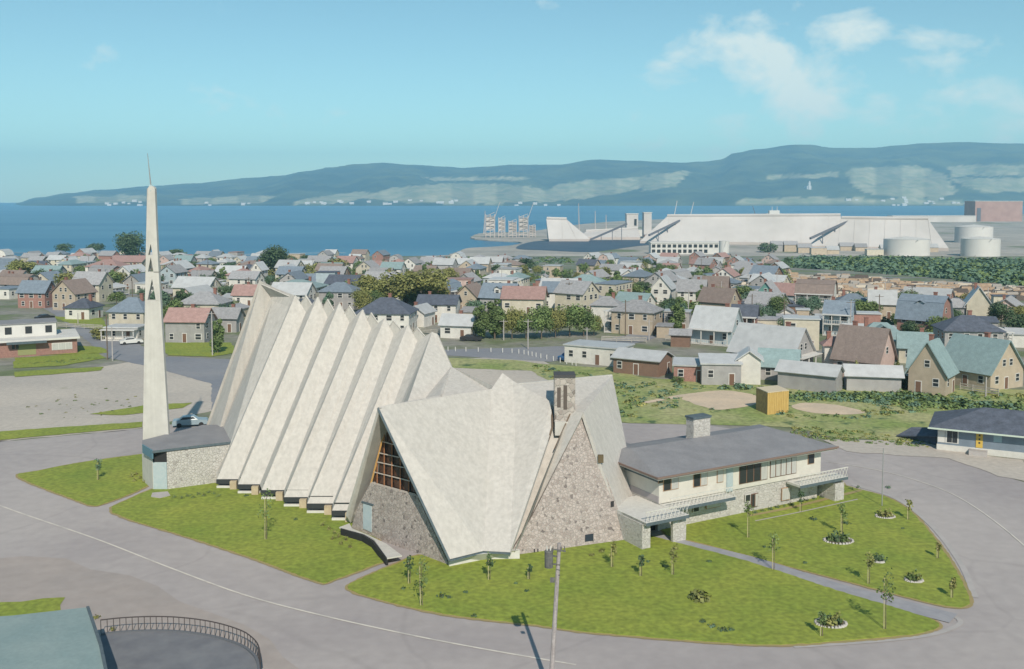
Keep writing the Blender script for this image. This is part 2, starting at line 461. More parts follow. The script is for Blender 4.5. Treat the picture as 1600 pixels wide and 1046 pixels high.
# near ground sheets
sheet('asphalt_road', gpts([(-250, 1200), (-200, 690), (25, 689), (222, 670), (330, 655), (560, 640), (800, 650), (985, 662), (1100, 664), (1270, 690), (1400, 712), (1480, 716), (1560, 742), (1720, 790), (1800, 1200)]), 0.02, ASPH)
sheet('yard_gravel', gpts([(-200, 1180), (-150, 880), (40, 868), (200, 900), (330, 960), (420, 1000), (520, 1080), (560, 1180)]), 0.04, mat('sandy_asphalt', (0.37, 0.32, 0.295), (0.32, 0.285, 0.27), scale=0.08, world=True, fine=(0.8, 0.07), detail=8), rough_edge=1.2)
sheet('gravel_lot', gpts([(-150, 700), (-100, 590), (30, 588), (150, 575), (240, 560), (330, 600), (340, 640), (220, 670), (25, 688)]), 0.02, GRAVEL, rough_edge=0.8)
sheet('side_road', gpts([(60, 478), (100, 476), (190, 520), (232, 548), (260, 558), (360, 562), (420, 566), (560, 575), (420, 640), (330, 655), (330, 600), (240, 575), (170, 560), (150, 545), (120, 520)]), 0.04, ASPH2, rough_edge=0.4)
sheet('street', gpts([(560, 552), (700, 547), (890, 541), (1000, 520), (1060, 505), (1075, 510), (1010, 533), (900, 560), (860, 566), (700, 556), (560, 562)]), 0.04, ASPH2)
sheet('sandy_lot', gpts([(700, 600), (695, 562), (830, 556), (870, 575), (880, 600), (830, 625), (760, 640)]), 0.03, GRAVEL, rough_edge=0.8)
sheet('meadow_ground', gpts([(700, 560), (800, 563), (880, 572), (960, 575), (1000, 590), (1240, 606), (1420, 606), (1640, 610), (1680, 700), (1500, 690), (1430, 692), (1300, 684), (1240, 668), (1100, 664), (985, 662), (860, 650), (880, 610), (830, 580), (700, 575)]), 0.05, MEADOW, rough_edge=0.9)
sheet('roadside_gravel', gpts([(1285, 688), (1460, 690), (1490, 706), (1600, 720), (1640, 760), (1560, 745), (1480, 716), (1400, 712), (1320, 706)]), 0.06, GRAVEL, rough_edge=0.6)
sheet('sand_patch', smooth_px(gpts([(1068, 625), (1080, 616), (1130, 611), (1180, 618), (1182, 632), (1140, 640), (1110, 640)]), 4), 0.07, SAND, rough_edge=0.5)
sheet('sand_patch', smooth_px(gpts([(1236, 636), (1260, 630), (1320, 636), (1352, 645), (1320, 649), (1262, 645)]), 4), 0.07, SAND, rough_edge=0.5)
sheet('footpath', gpts([(1000, 630), (1060, 618), (1110, 612), (1112, 616), (1062, 622), (1002, 633)]), 0.09, SAND)
for q in ([(22, 560), (150, 552), (166, 560), (100, 572), (22, 576)], [(22, 582), (110, 576), (162, 574), (158, 580), (80, 586), (22, 590)],
          [(250, 536), (360, 536), (372, 552), (330, 558), (262, 556)], [(-60, 680), (25, 673), (222, 660), (222, 668), (25, 686), (-60, 692)],
          [(140, 648), (225, 634), (300, 630), (285, 638), (190, 650)], [(25, 536), (160, 543), (170, 552), (60, 556)],
          [(75, 495), (160, 498), (175, 522), (130, 512)]):
    sheet('grass_verge', gpts(q), 0.08, GRASS, rough_edge=0.5)
sheet('gravel_verge', gpts([(-100, 600), (-60, 940), (100, 935), (95, 958), (-100, 990)][2:] + [(-100, 955), (0, 945)]), 0.07, GRASS, rough_edge=0.5)

LAWNS = [
    ('lawn', [(28, 746), (60, 737), (120, 725), (205, 713), (232, 713), (238, 745), (236, 756), (206, 772), (160, 789), (145, 791), (120, 783)]),
    ('lawn', [(176, 802), (205, 780), (240, 765), (260, 758), (345, 750), (440, 770), (545, 815), (575, 830), (607, 872), (590, 882), (520, 908), (495, 910), (400, 875), (300, 842)]),
    ('lawn', [(545, 922), (560, 908), (625, 880), (660, 868), (800, 850), (1000, 828), (1015, 838), (1060, 850), (1180, 882), (1300, 922), (1440, 964), (1467, 980), (1440, 990), (1400, 996), (1300, 1004), (1220, 1009), (1130, 1006), (1000, 996), (900, 987), (830, 977), (700, 962), (600, 940)]),
    ('lawn', [(1052, 842), (1058, 815), (1290, 742), (1320, 760), (1380, 776), (1420, 798), (1450, 830), (1480, 870), (1500, 905), (1514, 935), (1512, 948), (1490, 950), (1440, 940), (1340, 914), (1240, 888), (1150, 864), (1080, 846)])]
EDGE = mat('worn_lawn_edge', (0.33, 0.25, 0.12), (0.28, 0.24, 0.10), scale=1.0, world=True)
for nm, q in LAWNS:
    pts = gpts(q)
    c = sum((Vector(p) for p in pts), Vector((0, 0))) / len(pts)
    rim = []
    n = len(pts)
    for i in range(n):
        a = Vector(pts[i - 1]); b_ = Vector(pts[i]); d = Vector(pts[(i + 1) % n])
        tg = (d - a).normalized(); nr = Vector((tg.y, -tg.x))
        rim.append(tuple(b_ + nr * (0.28 if nr.dot(b_ - c) > 0 else -0.28)))
    sheet('lawn_edge', smooth_px(rim, 3), 0.06, EDGE, rough_edge=0.10)
    sheet(nm, smooth_px(pts, 3), 0.10, GRASS, sides=0.06, rough_edge=0.12)
PV = mat('kerb_concrete', (0.42, 0.39, 0.38), (0.36, 0.34, 0.33), scale=0.8, world=True)
def strip(name, px, width, off, m, kind='structure', z=None):
    c = [Vector(p) for p in smooth_px(gpts(px, z), 6, closed=False)]
    l, r = [], []
    for i, p in enumerate(c):
        d = (c[min(i + 1, len(c) - 1)] - c[max(i - 1, 0)]).normalized(); nr = Vector((-d.y, d.x)) * width / 2
        l.append(tuple(p + nr)); r.append(tuple(p - nr))
    return sheet(name, l + r[::-1], off, m, kind=kind)
strip('footpath', [(1012, 836), (1060, 850), (1180, 880), (1300, 918), (1440, 955), (1490, 968)], 2.0, 0.08, PATH)
strip('road_line', [(-60, 768), (25, 800), (150, 843), (260, 886), (380, 930), (500, 962), (640, 993), (760, 1016), (900, 1040)], 0.17, 0.05, LINE)
strip('road_line', [(1290, 722), (1370, 735), (1440, 754), (1500, 779), (1567, 825), (1640, 890)], 0.15, 0.05, LINE)
strip('kerb', [(1330, 758), (1400, 780), (1455, 822), (1500, 880), (1524, 935)], 0.5, 0.055, PV)
strip('kerb', [(1240, 1012), (1360, 1004), (1450, 994), (1497, 978), (1494, 966), (1460, 956)], 0.4, 0.055, PV)

# ================================================================== the church
ch = empty('church', G(700, 800, 0), 'white concrete church with tall folded roof plates, stone gable walls and a chimney', 'church')
# nave folds: bottom pixels of each outer fold, fold crest and valley at the ridge
pb = [(339, 749), (372, 757), (409, 766), (444, 777), (480, 787), (519, 798), (556, 808)]
qb = [(372, 747.5), (406, 757), (444, 766.5), (481, 777), (520, 787), (553, 798), (600, 812)]
Tt = [(461, 462), (496, 464), (530, 474), (566, 484), (601, 497), (637, 508), (675, 519)]
Vv = [(478, 488), (512, 496), (546, 504), (580, 514), (615, 523), (652, 533)]
zb = 1.05
# crest line on the ground plan
A_ = Vector((-25.6, 114.6)); B_ = Vector((-8.2, 105.6))
def crest(px, py):
    r = ray(px, py)
    d = B_ - A_
    # (r.x t, r.y t) = A + d s
    det = r.x * (-d.y) - r.y * (-d.x)
    t_ = (A_.x * (-d.y) - A_.y * (-d.x)) / det
    return CAM + r * t_
wdir = Vector((0.46, 0.89, 0)).normalized()
cpos = []
for i in range(7):
    p0 = G(*pb[i], zb); q0 = P(qb[i][0], qb[i][1], p0.y)
    q0 = Vector((q0.x, p0.y, zb))
    T = crest(*Tt[i])
    if i < 6:
        V = crest(*Vv[i])
        slab('roof_plate', [p0, q0, V, T], 0.28, CONC, ch)
        pn = G(*pb[i + 1], zb); Tn = crest(*Tt[i + 1])
        slab('roof_plate', [q0, pn, Tn, V], 0.25, CONC, ch, down=(1, 0.6, 0))
        # window band and sill under the fold
        f = MB().box(p0.x + 0.1, q0.x - 0.05, p0.y + 0.45, p0.y + 0.6, 0.0, zb + 0.6).build('clerestory_window', GLASS_D, ch)
        MB().box(p0.x - 0.05, q0.x, p0.y - 0.02, p0.y + 0.42, -0.1, 0.32).build('sill', WHITE, ch)
        MB().box(q0.x - 0.75, q0.x - 0.05, p0.y - 0.55, p0.y + 0.4, -0.1, zb - 0.1).build('buttress', mat('ochre_plaster', (0.48, 0.40, 0.28), (0.4, 0.32, 0.22), scale=2), ch)
        MB().box(p0.x - 0.05, q0.x + 0.05, p0.y - 0.1, p0.y + 0.05, zb - 0.5, zb - 0.02).build('fascia', mat('black_flashing', (0.03, 0.035, 0.04)), ch)
        # right-hand folds, staggered half a pitch and closing the crest
        cpos.append((T, V, Tn))
    else:
        X1 = crest(683, 522); Y1 = P(705, 573, 103.0); Z1 = P(684, 616, 94.5); Z0 = P(612, 640, 90.5)
        b0 = G(575, 815, 0)
        slab('roof_plate', [p0 + Vector((0, .3, 0)), Z0 + Vector((0.3, 1.5, -2.5)), Z1 + Vector((0, 0, -0.5)), Y1, X1, T], 0.28, CONC, ch)
        M2 = P(768, 603, 97.5)
        slab('roof_plate', [X1 + Vector((0.15, 0.1, -0.1)), Y1 + Vector((0.02, 0, 0)), Z1 + Vector((0, 0.2, -0.8)), M2 + Vector((0.0, 0.3, -0.6)), M2 + Vector((0, 0.3, 0)), P(705, 573, 103.2)], 0.2, CONC, ch, down=(0, 1, -0.5))
drop = Vector((0.80, 1.25, 0)).normalized() * 12.5
for (T, V, Tn) in cpos:
    Vt = Vector((V.x, V.y, (T.z + Tn.z) / 2 + 0.12)); Tl = Vector((T.x, T.y, V.z + 0.1)); Tnl = Vector((Tn.x, Tn.y, V.z - 0.1))
    g1 = Tl + drop; g2 = Vt + drop; g3 = Tnl + drop
    for g_ in (g1, g2, g3): g_.z = zb
    slab('roof_plate', [Tl, Vt, g2, g1], 0.10, CONC, ch, down=(-1, -1, -1))
    slab('roof_plate', [Vt, Tnl, g3, g2], 0.10, CONC, ch, down=(-1, -1, -1))
    mid1 = (T + V) / 2; mid1.z = (T.z + V.z) / 2; mid2 = (V + Tn) / 2
    slab('crest_infill', [Tl, T, mid1, Vt, V, mid1 + Vector((0, 0, -0.2))][:3], 0.15, CONC, ch)
    slab('crest_infill', [mid1, Vt, V], 0.15, CONC, ch)
    slab('crest_infill', [mid2, Vt, V], 0.15, CONC, ch)
    slab('crest_infill', [Tnl, Tn, mid2], 0.15, CONC, ch)
# entrance end: tall prow panel
E0 = crest(405, 438); T0 = cpos[0][0]
E1 = P(320, 671, 117.0); E1g = E0 + (E1 - E0) * ((E0.z - 0.5) / (E0.z - E1.z))
E2 = G(339, 749, zb)
Em = P(432, 478, 117.6); E2m = P(343, 700, 112.0)
slab('roof_plate', [E0, P(428, 450, 118.0), P(352, 672, 113.6), P(330, 705, 112.4), E1g], 0.3, CONC, ch)
slab('roof_plate', [P(428, 450, 118.0), cpos[0][0], E2, P(330, 705, 112.4), P(352, 672, 113.6)], 0.3, CONC, ch)
UPZ = Vector((-.2, -.2, .45)); gR = E0 + Vector((11, 14, 0)); gR.z = zb
slab('roof_plate', [E0 - UPZ, gR, cpos[0][0] + drop * 1.0 + Vector((0, 0, zb - cpos[0][0].z)), cpos[0][0] - UPZ], 0.1, CONC, ch, down=(-1, -1, -1))
slab('end_wall', [E0 + Vector((-0.3, 0.6, -0.5)), gR + Vector((-0.3, 0.6, 0)), E1g + Vector((0.3, 0.6, 0))], 0.3, STONE, ch, down=(1, 0, 0))

# transept gable facing the road, with its stone wall and timber window
A0 = P(591, 636, 86.9)
FL = G(548, 827, 0); FR = G(702, 885, 0)
APX = P(599, 664, 89.6)
fn = (FR - FL).cross(APX - FL).normalized()
def fp(px, py, o_=0.0):
    p = on_plane(px, py, FL, fn)
    n_ = fn if fn.dot(CAM - FL) > 0 else -fn
    return p + n_ * o_
wallpoly = [fp(548, 827), fp(603, 850), fp(702, 885), fp(652, 776), fp(579, 755), fp(560, 790)]
slab('stone_wall', wallpoly, 0.45, STONE, ch)
# window: dark recess, panes, mullions
win = [fp(579, 755, -0.35), fp(652, 776, -0.35), fp(600, 664, -0.35)]
wf = slab('window_recess', [fp(576, 757, -0.9), fp(656, 778, -0.9), fp(599, 652, -0.9)], 0.1, DARK, ch)
def wbar(a, b_, r=0.07, m=WOOD, name='mullion'):
    return MB().tube(fp(*a, -0.1), fp(*b_, -0.1), r, r, 4).build(name, m, ch)
rows = [(690, 695), (708, 715), (722, 731), (738, 752), (754, 773)]
def lx(y): return 601 - (y - 664) * (22 / 91.0)
def rx(y): return 600 + (y - 664) * (50 / 111.0)
edges_y = [(672, 672)] + rows
for k, (ya, yb) in enumerate(rows):
    wbar((lx(ya) + 0.5, ya), (rx(yb) - 0.5, yb), 0.06, mat('pale_transom', (0.45, 0.40, 0.36)), 'transom')
xf = [588, 599, 611, 624, 637]
for xx in xf:
    yt_ = 672 if 597 < xx < 603 else (664 + (xx - 600) * 111 / 50.0 if xx > 600 else 664 + (601 - xx) * 91 / 22.0)
    yb_ = 755 + (xx - 579) * 21 / 73.0
    wbar((xx, max(yt_, 674)), (xx, yb_), 0.06)
wbar((601, 668), (578.5, 756), 0.11, mat('honey_wood', (0.42, 0.24, 0.08)), 'window_frame')
wbar((578, 756), (653, 777), 0.13, mat('pale_transom', (0.45, 0.40, 0.36)), 'window_frame')
# panes between the bars
colx = [576] + xf + [655]
for k in range(len(edges_y) - 1):
    for j in range(len(colx) - 1):
        x0, x1 = colx[j] + 1.0, colx[j + 1] - 1.0
        def yrow(idx, xx):
            ya, yb = edges_y[idx]; l_, r_ = lx(ya), rx(yb)
            return ya + (yb - ya) * max(0, min(1, (xx - l_) / max(1, (r_ - l_))))
        ym = (yrow(k, (x0 + x1) / 2) + yrow(k + 1, (x0 + x1) / 2)) / 2
        if (x0 + x1) / 2 < lx(ym) or (x0 + x1) / 2 > rx(ym) + 3: continue
        q = [(x0, yrow(k, x0) + 1), (x1, yrow(k, x1) + 1), (x1, yrow(k + 1, x1) - 1), (x0, yrow(k + 1, x0) - 1)]
        q = [(min(max(a, lx(b_)), rx(b_) + 2), b_) for a, b_ in q]
        if (q[1][0] - q[0][0]) + (q[2][0] - q[3][0]) < 4: continue
        slab('pane', [fp(a, b_, -0.3) for a, b_ in q], 0.04, GLASS_W, ch)
slab('side_door', [fp(568, 787, 0.06), fp(581, 791, 0.06), fp(581, 832, 0.06), fp(568, 826, 0.06)], 0.1, DOORB, ch)
slab('door_hood', [fp(566, 783, 0.1), fp(584, 788, 0.1), fp(584, 790.5, 0.1), fp(566, 785.5, 0.1)], 0.2, FASCIA, ch)
# dormer left slope and front roof plates
C_ = P(785, 583, 99.5)
A1 = P(768, 608, 97.2)
Bz0 = G(703, 874, 0.9); Bz1 = G(756, 861, 1.0); Bz2 = G(797, 863, 0.95)
slab('roof_plate', [A0, Z1 + Vector((0.1, 0.3, -0.2)), Vector((-12.4, 95.5, 2)), G(545, 815, 0.3), G(540, 806, 1.0)], 0.25, CONC, ch, down=(1, 0, -1))
slab('roof_plate', [A0, Bz0, Bz1, A1], 0.3, CONC, ch)
V_ = P(861, 628, 94.5); V2 = P(863, 668, 92.0)
T8 = P(808, 600, 98.3)
Cb = P(800, 740, 90.5)
slab('roof_plate', [A1, Bz1, Bz2, C_], 0.3, CONC, ch)
slab('roof_plate', [C_, Bz2, V2, V_, T8], 0.3, CONC, ch)
# far transept slope and chancel
W = P(912, 645, 91.5); R3 = G(975, 836, 0.4); R2 = G(1000, 805, 0.5)
nB = (R3 - W).cross(R2 - W).normalized()
R1 = on_plane(957, 587, W, nB)
R0 = P(806, 601, 98.6)
slab('roof_plate', [W, R3, R2, R1], 0.3, CONC, ch)
slab('roof_plate', [W, R1, P(890, 595, 99.5), R0, P(862, 632, 94.3), P(893, 640, 92.8)], 0.3, CONC, ch, down=(0, 0, -1))
slab('roof_plate', [R1, R2, Vector((9.0, 104.0, 0.5)), Vector((3, 104, 10))], 0.25, CONC, ch, down=(-1, 0, 0))
slab('parapet', [P(806, 600, 98.5), P(957, 586, R1.y - 0.05), P(957, 589, R1.y - 0.05), P(806, 603, 98.5)], 0.3, CONC_EDGE, ch)
K2 = P(893, 638, 93.0); KB = G(804, 861, 0.9)
slab('roof_plate', [W, K2, P(868, 700, 91.2), KB, P(830, 806, 87.0)], 0.3, CONC, ch)
slab('valley_gutter', [P(861, 655, 93.6), P(894, 655, 93.6), P(808, 858, 86.0), P(797, 858, 86.0)], 0.2, CONC, ch)
for a, b_ in (((862, 640, 93.9), (863, 668, 91.9)), ((863, 668, 91.9), (798, 862, 84.7))):
    MB().tube(P(*a), P(*b_), 0.10, 0.10, 5).build('dark_valley_line', mat('dark_brown', (0.14, 0.10, 0.07)), ch)  # dark tube paints the edge shadow of the front plate along the valley
MB().tube(P(893, 642, 92.6), P(866, 702, 90.9), 0.08, 0.05, 5).build('dark_valley_line', mat('dark_brown', (0.14, 0.10, 0.07)), ch)  # second, thinner dark line below the chimney
# chancel stone wall
CL = G(800, 870, 0); CR = G(1002, 842, 0)
cn_ = (CR - CL).cross(P(911, 652, 91.9) - CL).normalized()
def cp(px, py, o_=0.0):
    n_ = cn_ if cn_.dot(CAM - CL) > 0 else -cn_
    return on_plane(px, py, CL, cn_) + n_ * o_
slab('stone_wall', [cp(797, 866), cp(806, 872), cp(860, 874), cp(1002, 842), cp(1002, 815), cp(977, 826), cp(950, 752), cp(911, 650), cp(832, 806)], 0.45, STONE, ch)
slab('window', [cp(914, 836, 0.05), cp(927, 834, 0.05), cp(927, 845, 0.05), cp(914, 847, 0.05)], 0.1, GLASS_D, ch)
MB().box(0, .5, -.35, 0, 0, .7).build('wall_lamp', mat('bronze', (0.12, 0.09, 0.05)), ch).location = cp(934, 722) - Vector(ch.location)
slab('vent', [cp(954, 784, .05), cp(959, 783, .05), cp(959, 792, .05), cp(954, 793, .05)], 0.1, DARK, ch)
for xx in (834, 839.5):
    slab('vent', [cp(xx, 858, .05), cp(xx + 1.6, 858, .05), cp(xx + 1.6, 869, .05), cp(xx, 869, .05)], 0.1, DARK, ch)
slab('wall_post', [P(1000, 800, 90.2), P(1008, 803, 90.2), G(1008, 842, 0), G(998, 842, 0)], 0.4, CONC_EDGE, ch)
# plinth under the front plates
slab('plinth', [G(702, 887, 0), G(757, 876, 0), G(812, 875, 0), G(812, 875, 0) + Vector((0, 0, .85)), G(757, 876, 0) + Vector((0, 0, .85)), G(702, 887, 0) + Vector((0, 0, .85))], 0.3, WHITE, ch)
slab('vent', [P(722, 869, 82.9), P(731, 867, 82.9), P(731, 873, 82.9), P(722, 875, 82.9)], 0.06, mat('dark_brown', (0.14, 0.10, 0.07)), ch)
for a, b_ in ((Bz0, Bz1), (Bz1, Bz2), (A0, Bz0)):
    MB().tube(a + Vector((0, -.02, -.12)), b_ + Vector((0, -.02, -.12)), 0.10, 0.10, 4).build('fascia', FASCIA, ch)
# chimney
cb = P(882, 600, 93.2)
chm = MB().box(cb.x - 0.98, cb.x + 0.98, 92.4, 94.2, 8.6, 14.05).build('chimney', STONE_D, ch)
ct = MB().box(cb.x - 1.0, cb.x + 1.0, 92.3, 94.3, 14.05, 14.3).build('chimney_cap', mat('soot_cap', (0.06, 0.06, 0.065)), chm)
for xx, z0, z1 in ((-0.45, 11.2, 13.1), (0.15, 11.0, 13.3)):
    s_ = MB().box(cb.x + xx - 0.28, cb.x + xx + 0.06, 92.36, 92.42, z0, z1).build('flue_slot', mat('dark_slot', (0.10, 0.08, 0.07)), chm)  # dark boxes drawn as openings in the chimney face
MB().box(cb.x - 0.95, cb.x + 0.55, 92.0, 92.6, 8.6, 9.9).build('chimney_base', CONC_EDGE, chm)
# curved areaway and low canopy at the road door
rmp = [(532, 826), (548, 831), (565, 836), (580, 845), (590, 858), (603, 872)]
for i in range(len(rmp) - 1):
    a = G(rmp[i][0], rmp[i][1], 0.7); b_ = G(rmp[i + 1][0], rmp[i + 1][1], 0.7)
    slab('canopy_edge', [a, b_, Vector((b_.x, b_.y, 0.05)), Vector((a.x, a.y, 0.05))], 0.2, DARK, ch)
slab('canopy', [G(a, b_, 0.74) for a, b_ in [(530, 824), (548, 829), (568, 834), (584, 843), (605, 872), (628, 868), (604, 850), (575, 836), (550, 826), (546, 818)]], 0.12, CONC_EDGE, ch, down=(0, 0, -1))
slab('plinth', [G(548, 838, 0), G(580, 852, 0), G(580, 852, 0) + Vector((0, 0, .5)), G(548, 838, 0) + Vector((0, 0, .5))], 0.2, WHITE, ch)
# entrance block with flat roof
zr = 4.1
sw = [G(262, 766, 0), G(348, 753, 0)]
MBx = MB()
slab('entrance_wall', [sw[0], sw[1] + Vector((1.2, .2, 0)), sw[1] + Vector((1.2, .2, zr)), sw[0] + Vector((0, 0, zr))], 0.4, STONE_L, ch)
dl = G(240, 766, 0)
slab('door', [dl, sw[0] + Vector((-0.05, 0, 0)), sw[0] + Vector((-0.05, 0, 3.0)), dl + Vector((0, 0, 3.0))], 0.15, DOORB, ch)
slab('door_head', [dl + Vector((0, 0, 3.0)), sw[0] + Vector((-.05, 0, 3.0)), sw[0] + Vector((-.05, 0, zr)), dl + Vector((0, 0, zr))], 0.15, DARK, ch)
lw = G(223, 753, 0)
slab('entrance_wall', [lw, dl + Vector((-.05, 0, 0)), dl + Vector((-.05, 0, zr)), lw + Vector((0, 0, zr))], 0.3, CONC_EDGE, ch)
rf = [P(223, 699, 110), G(239, 712, zr + .35), G(364, 694, zr + .35), G(352, 668, zr + .35), G(318, 668, zr + .35), G(223, 694, zr + .35)]
rf = [G(a, b_, zr + .35) for a, b_ in [(222, 695), (238, 704), (366, 689), (366, 664), (318, 664), (222, 688)]]
slab('flat_roof', rf, 0.35, ROOFG, ch, down=(0, 0, -1))
MB().tube(rf[1] + Vector((0, -.05, -.15)), rf[2] + Vector((0, -.05, -.15)), 0.16, 0.16, 4).build('fascia', FASCIA, ch)
slab('fascia', [rf[0] + Vector((0, 0, .02)), rf[1] + Vector((0, -.1, .02)), rf[1] + Vector((0, -.1, -.9)), rf[0] + Vector((0, 0, -.9))], 0.12, mat('blue_fascia', (0.10, 0.20, 0.26)), ch)
slab('doorstep', [G(a, b_, 0.15) for a, b_ in [(238, 770), (262, 768), (266, 774), (250, 778), (236, 776)]], 0.2, PV, ch, down=(0, 0, -1))

# steeple
st = empty('steeple', G(245, 752, 0), 'slender white concrete steeple pierced by three triangles, with a thin spire on top', 'steeple')
YS = 109.6
def sp_(px, py, dy=0.0): return P(px, py, YS + dy)
Lf, Rt = [(229.5, 300), (228, 385), (225, 560), (223, 700), (223, 752)], [(242.5, 300), (245.5, 385), (256, 560), (264, 690), (268, 752)]
def le(y):
    for (a, b_), (c, d) in zip(Lf, Lf[1:]):
        if b_ <= y <= d: return a + (c - a) * (y - b_) / (d - b_)
    return Lf[0][0]
def re_(y):
    for (a, b_), (c, d) in zip(Rt, Rt[1:]):
        if b_ <= y <= d: return a + (c - a) * (y - b_) / (d - b_)
    return Rt[0][0]
holes = [((235.5, 381), (231.5, 399), (238.5, 399.5)), ((235.5, 402), (231.0, 425), (240, 426)), ((237.5, 436), (230.5, 469), (243.5, 470))]
sf = MB()
SS = [0.55]
def sq(pts): sf.slab([sp_(*p) for p in pts], SS[0], down=(0, 1, 0))
sq([(230.5, 295), (232.5, 291.5), (239.5, 291.5), (241.8, 295), (re_(381), 381), (235.5, 381), (le(381), 381)])
prev = 381
for (ap, bl, br) in holes:
    if ap[1] > prev: sq([(le(prev), prev), (re_(prev), prev), (re_(ap[1]), ap[1]), ap, (le(ap[1]), ap[1])])
    sq([(le(ap[1]), ap[1]), ap, bl, (le(bl[1]), bl[1])])
    sq([ap, (re_(ap[1]), ap[1]), (re_(br[1]), br[1]), br])
    prev = bl[1]
sq([(le(470), 469), (re_(470), 470), (re_(560), 560), (re_(690), 690), (re_(752), 752), (223, 752), (223, 700), (225, 560)])
sf.build('front_face', CONC_EDGE, st)
# two swept rear faces give the tower its triangular plan
for side in (0, 1):
    e = MB()
    for (y0, y1) in ((295, 381), (470, 560), (560, 690), (690, 752)):
        pa = sp_(le(y0) if side == 0 else re_(y0), y0, 0.3); pb_ = sp_(le(y1) if side == 0 else re_(y1), y1, 0.3)
        def apex(y):
            h = (re_(y) - le(y)) / F * YS
            c = sp_((le(y) + re_(y)) / 2, y); return Vector((c.x + 0.1 * h, c.y + 0.9 * h, c.z))
        e.slab([pa, pb_, apex(y1), apex(y0)], 0.2, down=(1 if side == 0 else -1, 0, 0))
    for (ap, bl, br) in holes:
        y0, y1 = ap[1], bl[1] + 2
        pa = sp_(le(y0) if side == 0 else re_(y0), y0, 0.3); pb_ = sp_(le(y1) if side == 0 else re_(y1), y1, 0.3)
        q = apex(y0); q2 = apex(y1)
        e.slab([pa.lerp(q, .75), pb_.lerp(q2, .75), q2, q], 0.2, down=(1 if side == 0 else -1, 0, 0))
    e.build('rear_face', CONC, st)
a = sp_(236, 293, .3); b_ = sp_(230.5, 240, .3)
MB().tube(a, b_, 0.09, 0.03, 6).build('spire', METAL, st)
MB().tube(sp_(236, 299, .3), sp_(235.8, 289, .3), 0.35, 0.16, 6).build('spire_base', DOORB, st)

# ================================================================== presbytery
NC = G(1028, 747, 5.5); U = Vector((0.868, 0.496, 0)); Vn = Vector((-0.496, 0.868, 0)); UP = Vector((0, 0, 1))
RCn = G(1310, 698, 5.5); U = Vector((RCn.x - NC.x, RCn.y - NC.y, 0)); Lp = U.length; U.normalize(); Vn = Vector((-U.y, U.x, 0))
pr = empty('presbytery', Vector((NC.x, NC.y, 0)) + U * 1.3 + Vn * 1.1, 'two storey white and stone presbytery with grey hipped roof, right of the church', 'house')
def L3(u, v, z): return Vector((NC.x, NC.y, 0)) + U * u + Vn * v + UP * z
Wn = 1.1
n0 = L3(0, Wn, 0); nn_ = Vn
def lu(px, py, v=Wn):
    p = on_plane(px, py, L3(0, v, 0), Vn)
    d = p - L3(0, v, 0)
    return d.dot(U), p.z
def pbox(name, u0, u1, v0, v1, z0, z1, m, parent=pr):
    mb = MB(); P8 = [L3(u, v, z) for z in (z0, z1) for (u, v) in ((u0, v0), (u1, v0), (u1, v1), (u0, v1))]
    mb.add(P8, [(0, 3, 2, 1), (4, 5, 6, 7), (0, 1, 5, 4), (1, 2, 6, 5), (2, 3, 7, 6), (3, 0, 4, 7)])
    return mb.build(name, m, parent)
DEP = 11.4
BUFF = mat('cream_stucco', (0.58, 0.56, 0.51), (0.52, 0.50, 0.455), scale=1.0)
uR = Lp - 1.3
pbox('upper_wall', 1.0, uR, Wn, DEP - 1, 2.62, 5.5, BUFF)
pbox('lower_wall', 1.0, uR - 0.3, Wn + .12, DEP - 1.1, -0.1, 2.6, STONE_L)
pbox('side_band', .97, 1.0, Wn, DEP - 1, 4.6, 5.45, FASCIA)
pbox('side_band', .96, 1.01, Wn, DEP - 1, 2.7, 3.3, mat('mauve_panel', (0.36, 0.33, 0.34)))
# hipped roof
rz, ov = 6.45, 0
h0, h1 = L3(2.0, DEP * .6, rz), L3(Lp - 3.0, DEP * .62, rz)
e0, e1, e2, e3 = L3(0, 0, 5.5), L3(Lp, 0, 5.5), L3(Lp, DEP, 5.5), L3(0, DEP, 5.5)
# the roof runs on to the left behind the chancel as a lower wing
rfm = MB()
for q in ([e0, e1, h1, h0], [e1, e2, h1], [e2, e3, h0, h1], [e3, e0, h0]): rfm.slab(q, 0.18, down=(0, 0, -1))
rfm.build('roof', ROOFG, pr)
pbox('eave_fascia', -.02, Lp + .02, -.06, .06, 5.34, 5.52, mat('red_brown_trim', (0.20, 0.14, 0.12)))
pbox('eave_fascia', -.06, .02, .02, DEP, 5.34, 5.52, mat('red_brown_trim', (0.20, 0.14, 0.12)))
pbox('soffit', 0.05, Lp - .05, .08, DEP - .1, 5.2, 5.27, mat('soffit_white', (0.55, 0.54, 0.5)))
pbox('rear_wing_wall', -6, 6.5, DEP + .1, DEP + 6, 0, 4.2, STONE_L)
pbox('rear_wing_roof', -7, 7.5, DEP - .3, DEP + 7, 4.3, 4.55, ROOFG)
cc = pbox('chimney', 10.2, 12.4, DEP / 2 + 1.6, DEP / 2 + 2.8, 5.5, 8.3, STONE_L)
cq = MB(); P8 = [L3(u, v, z) for z in (8.3, 8.5) for (u, v) in ((10.1, DEP / 2 + 1.5), (12.5, DEP / 2 + 1.5), (12.5, DEP / 2 + 2.9), (10.1, DEP / 2 + 2.9))]
cq.add(P8, [(0, 3, 2, 1), (4, 5, 6, 7), (0, 1, 5, 4), (1, 2, 6, 5), (2, 3, 7, 6), (3, 0, 4, 7)]).build('chimney_cap', FASCIA, cc)
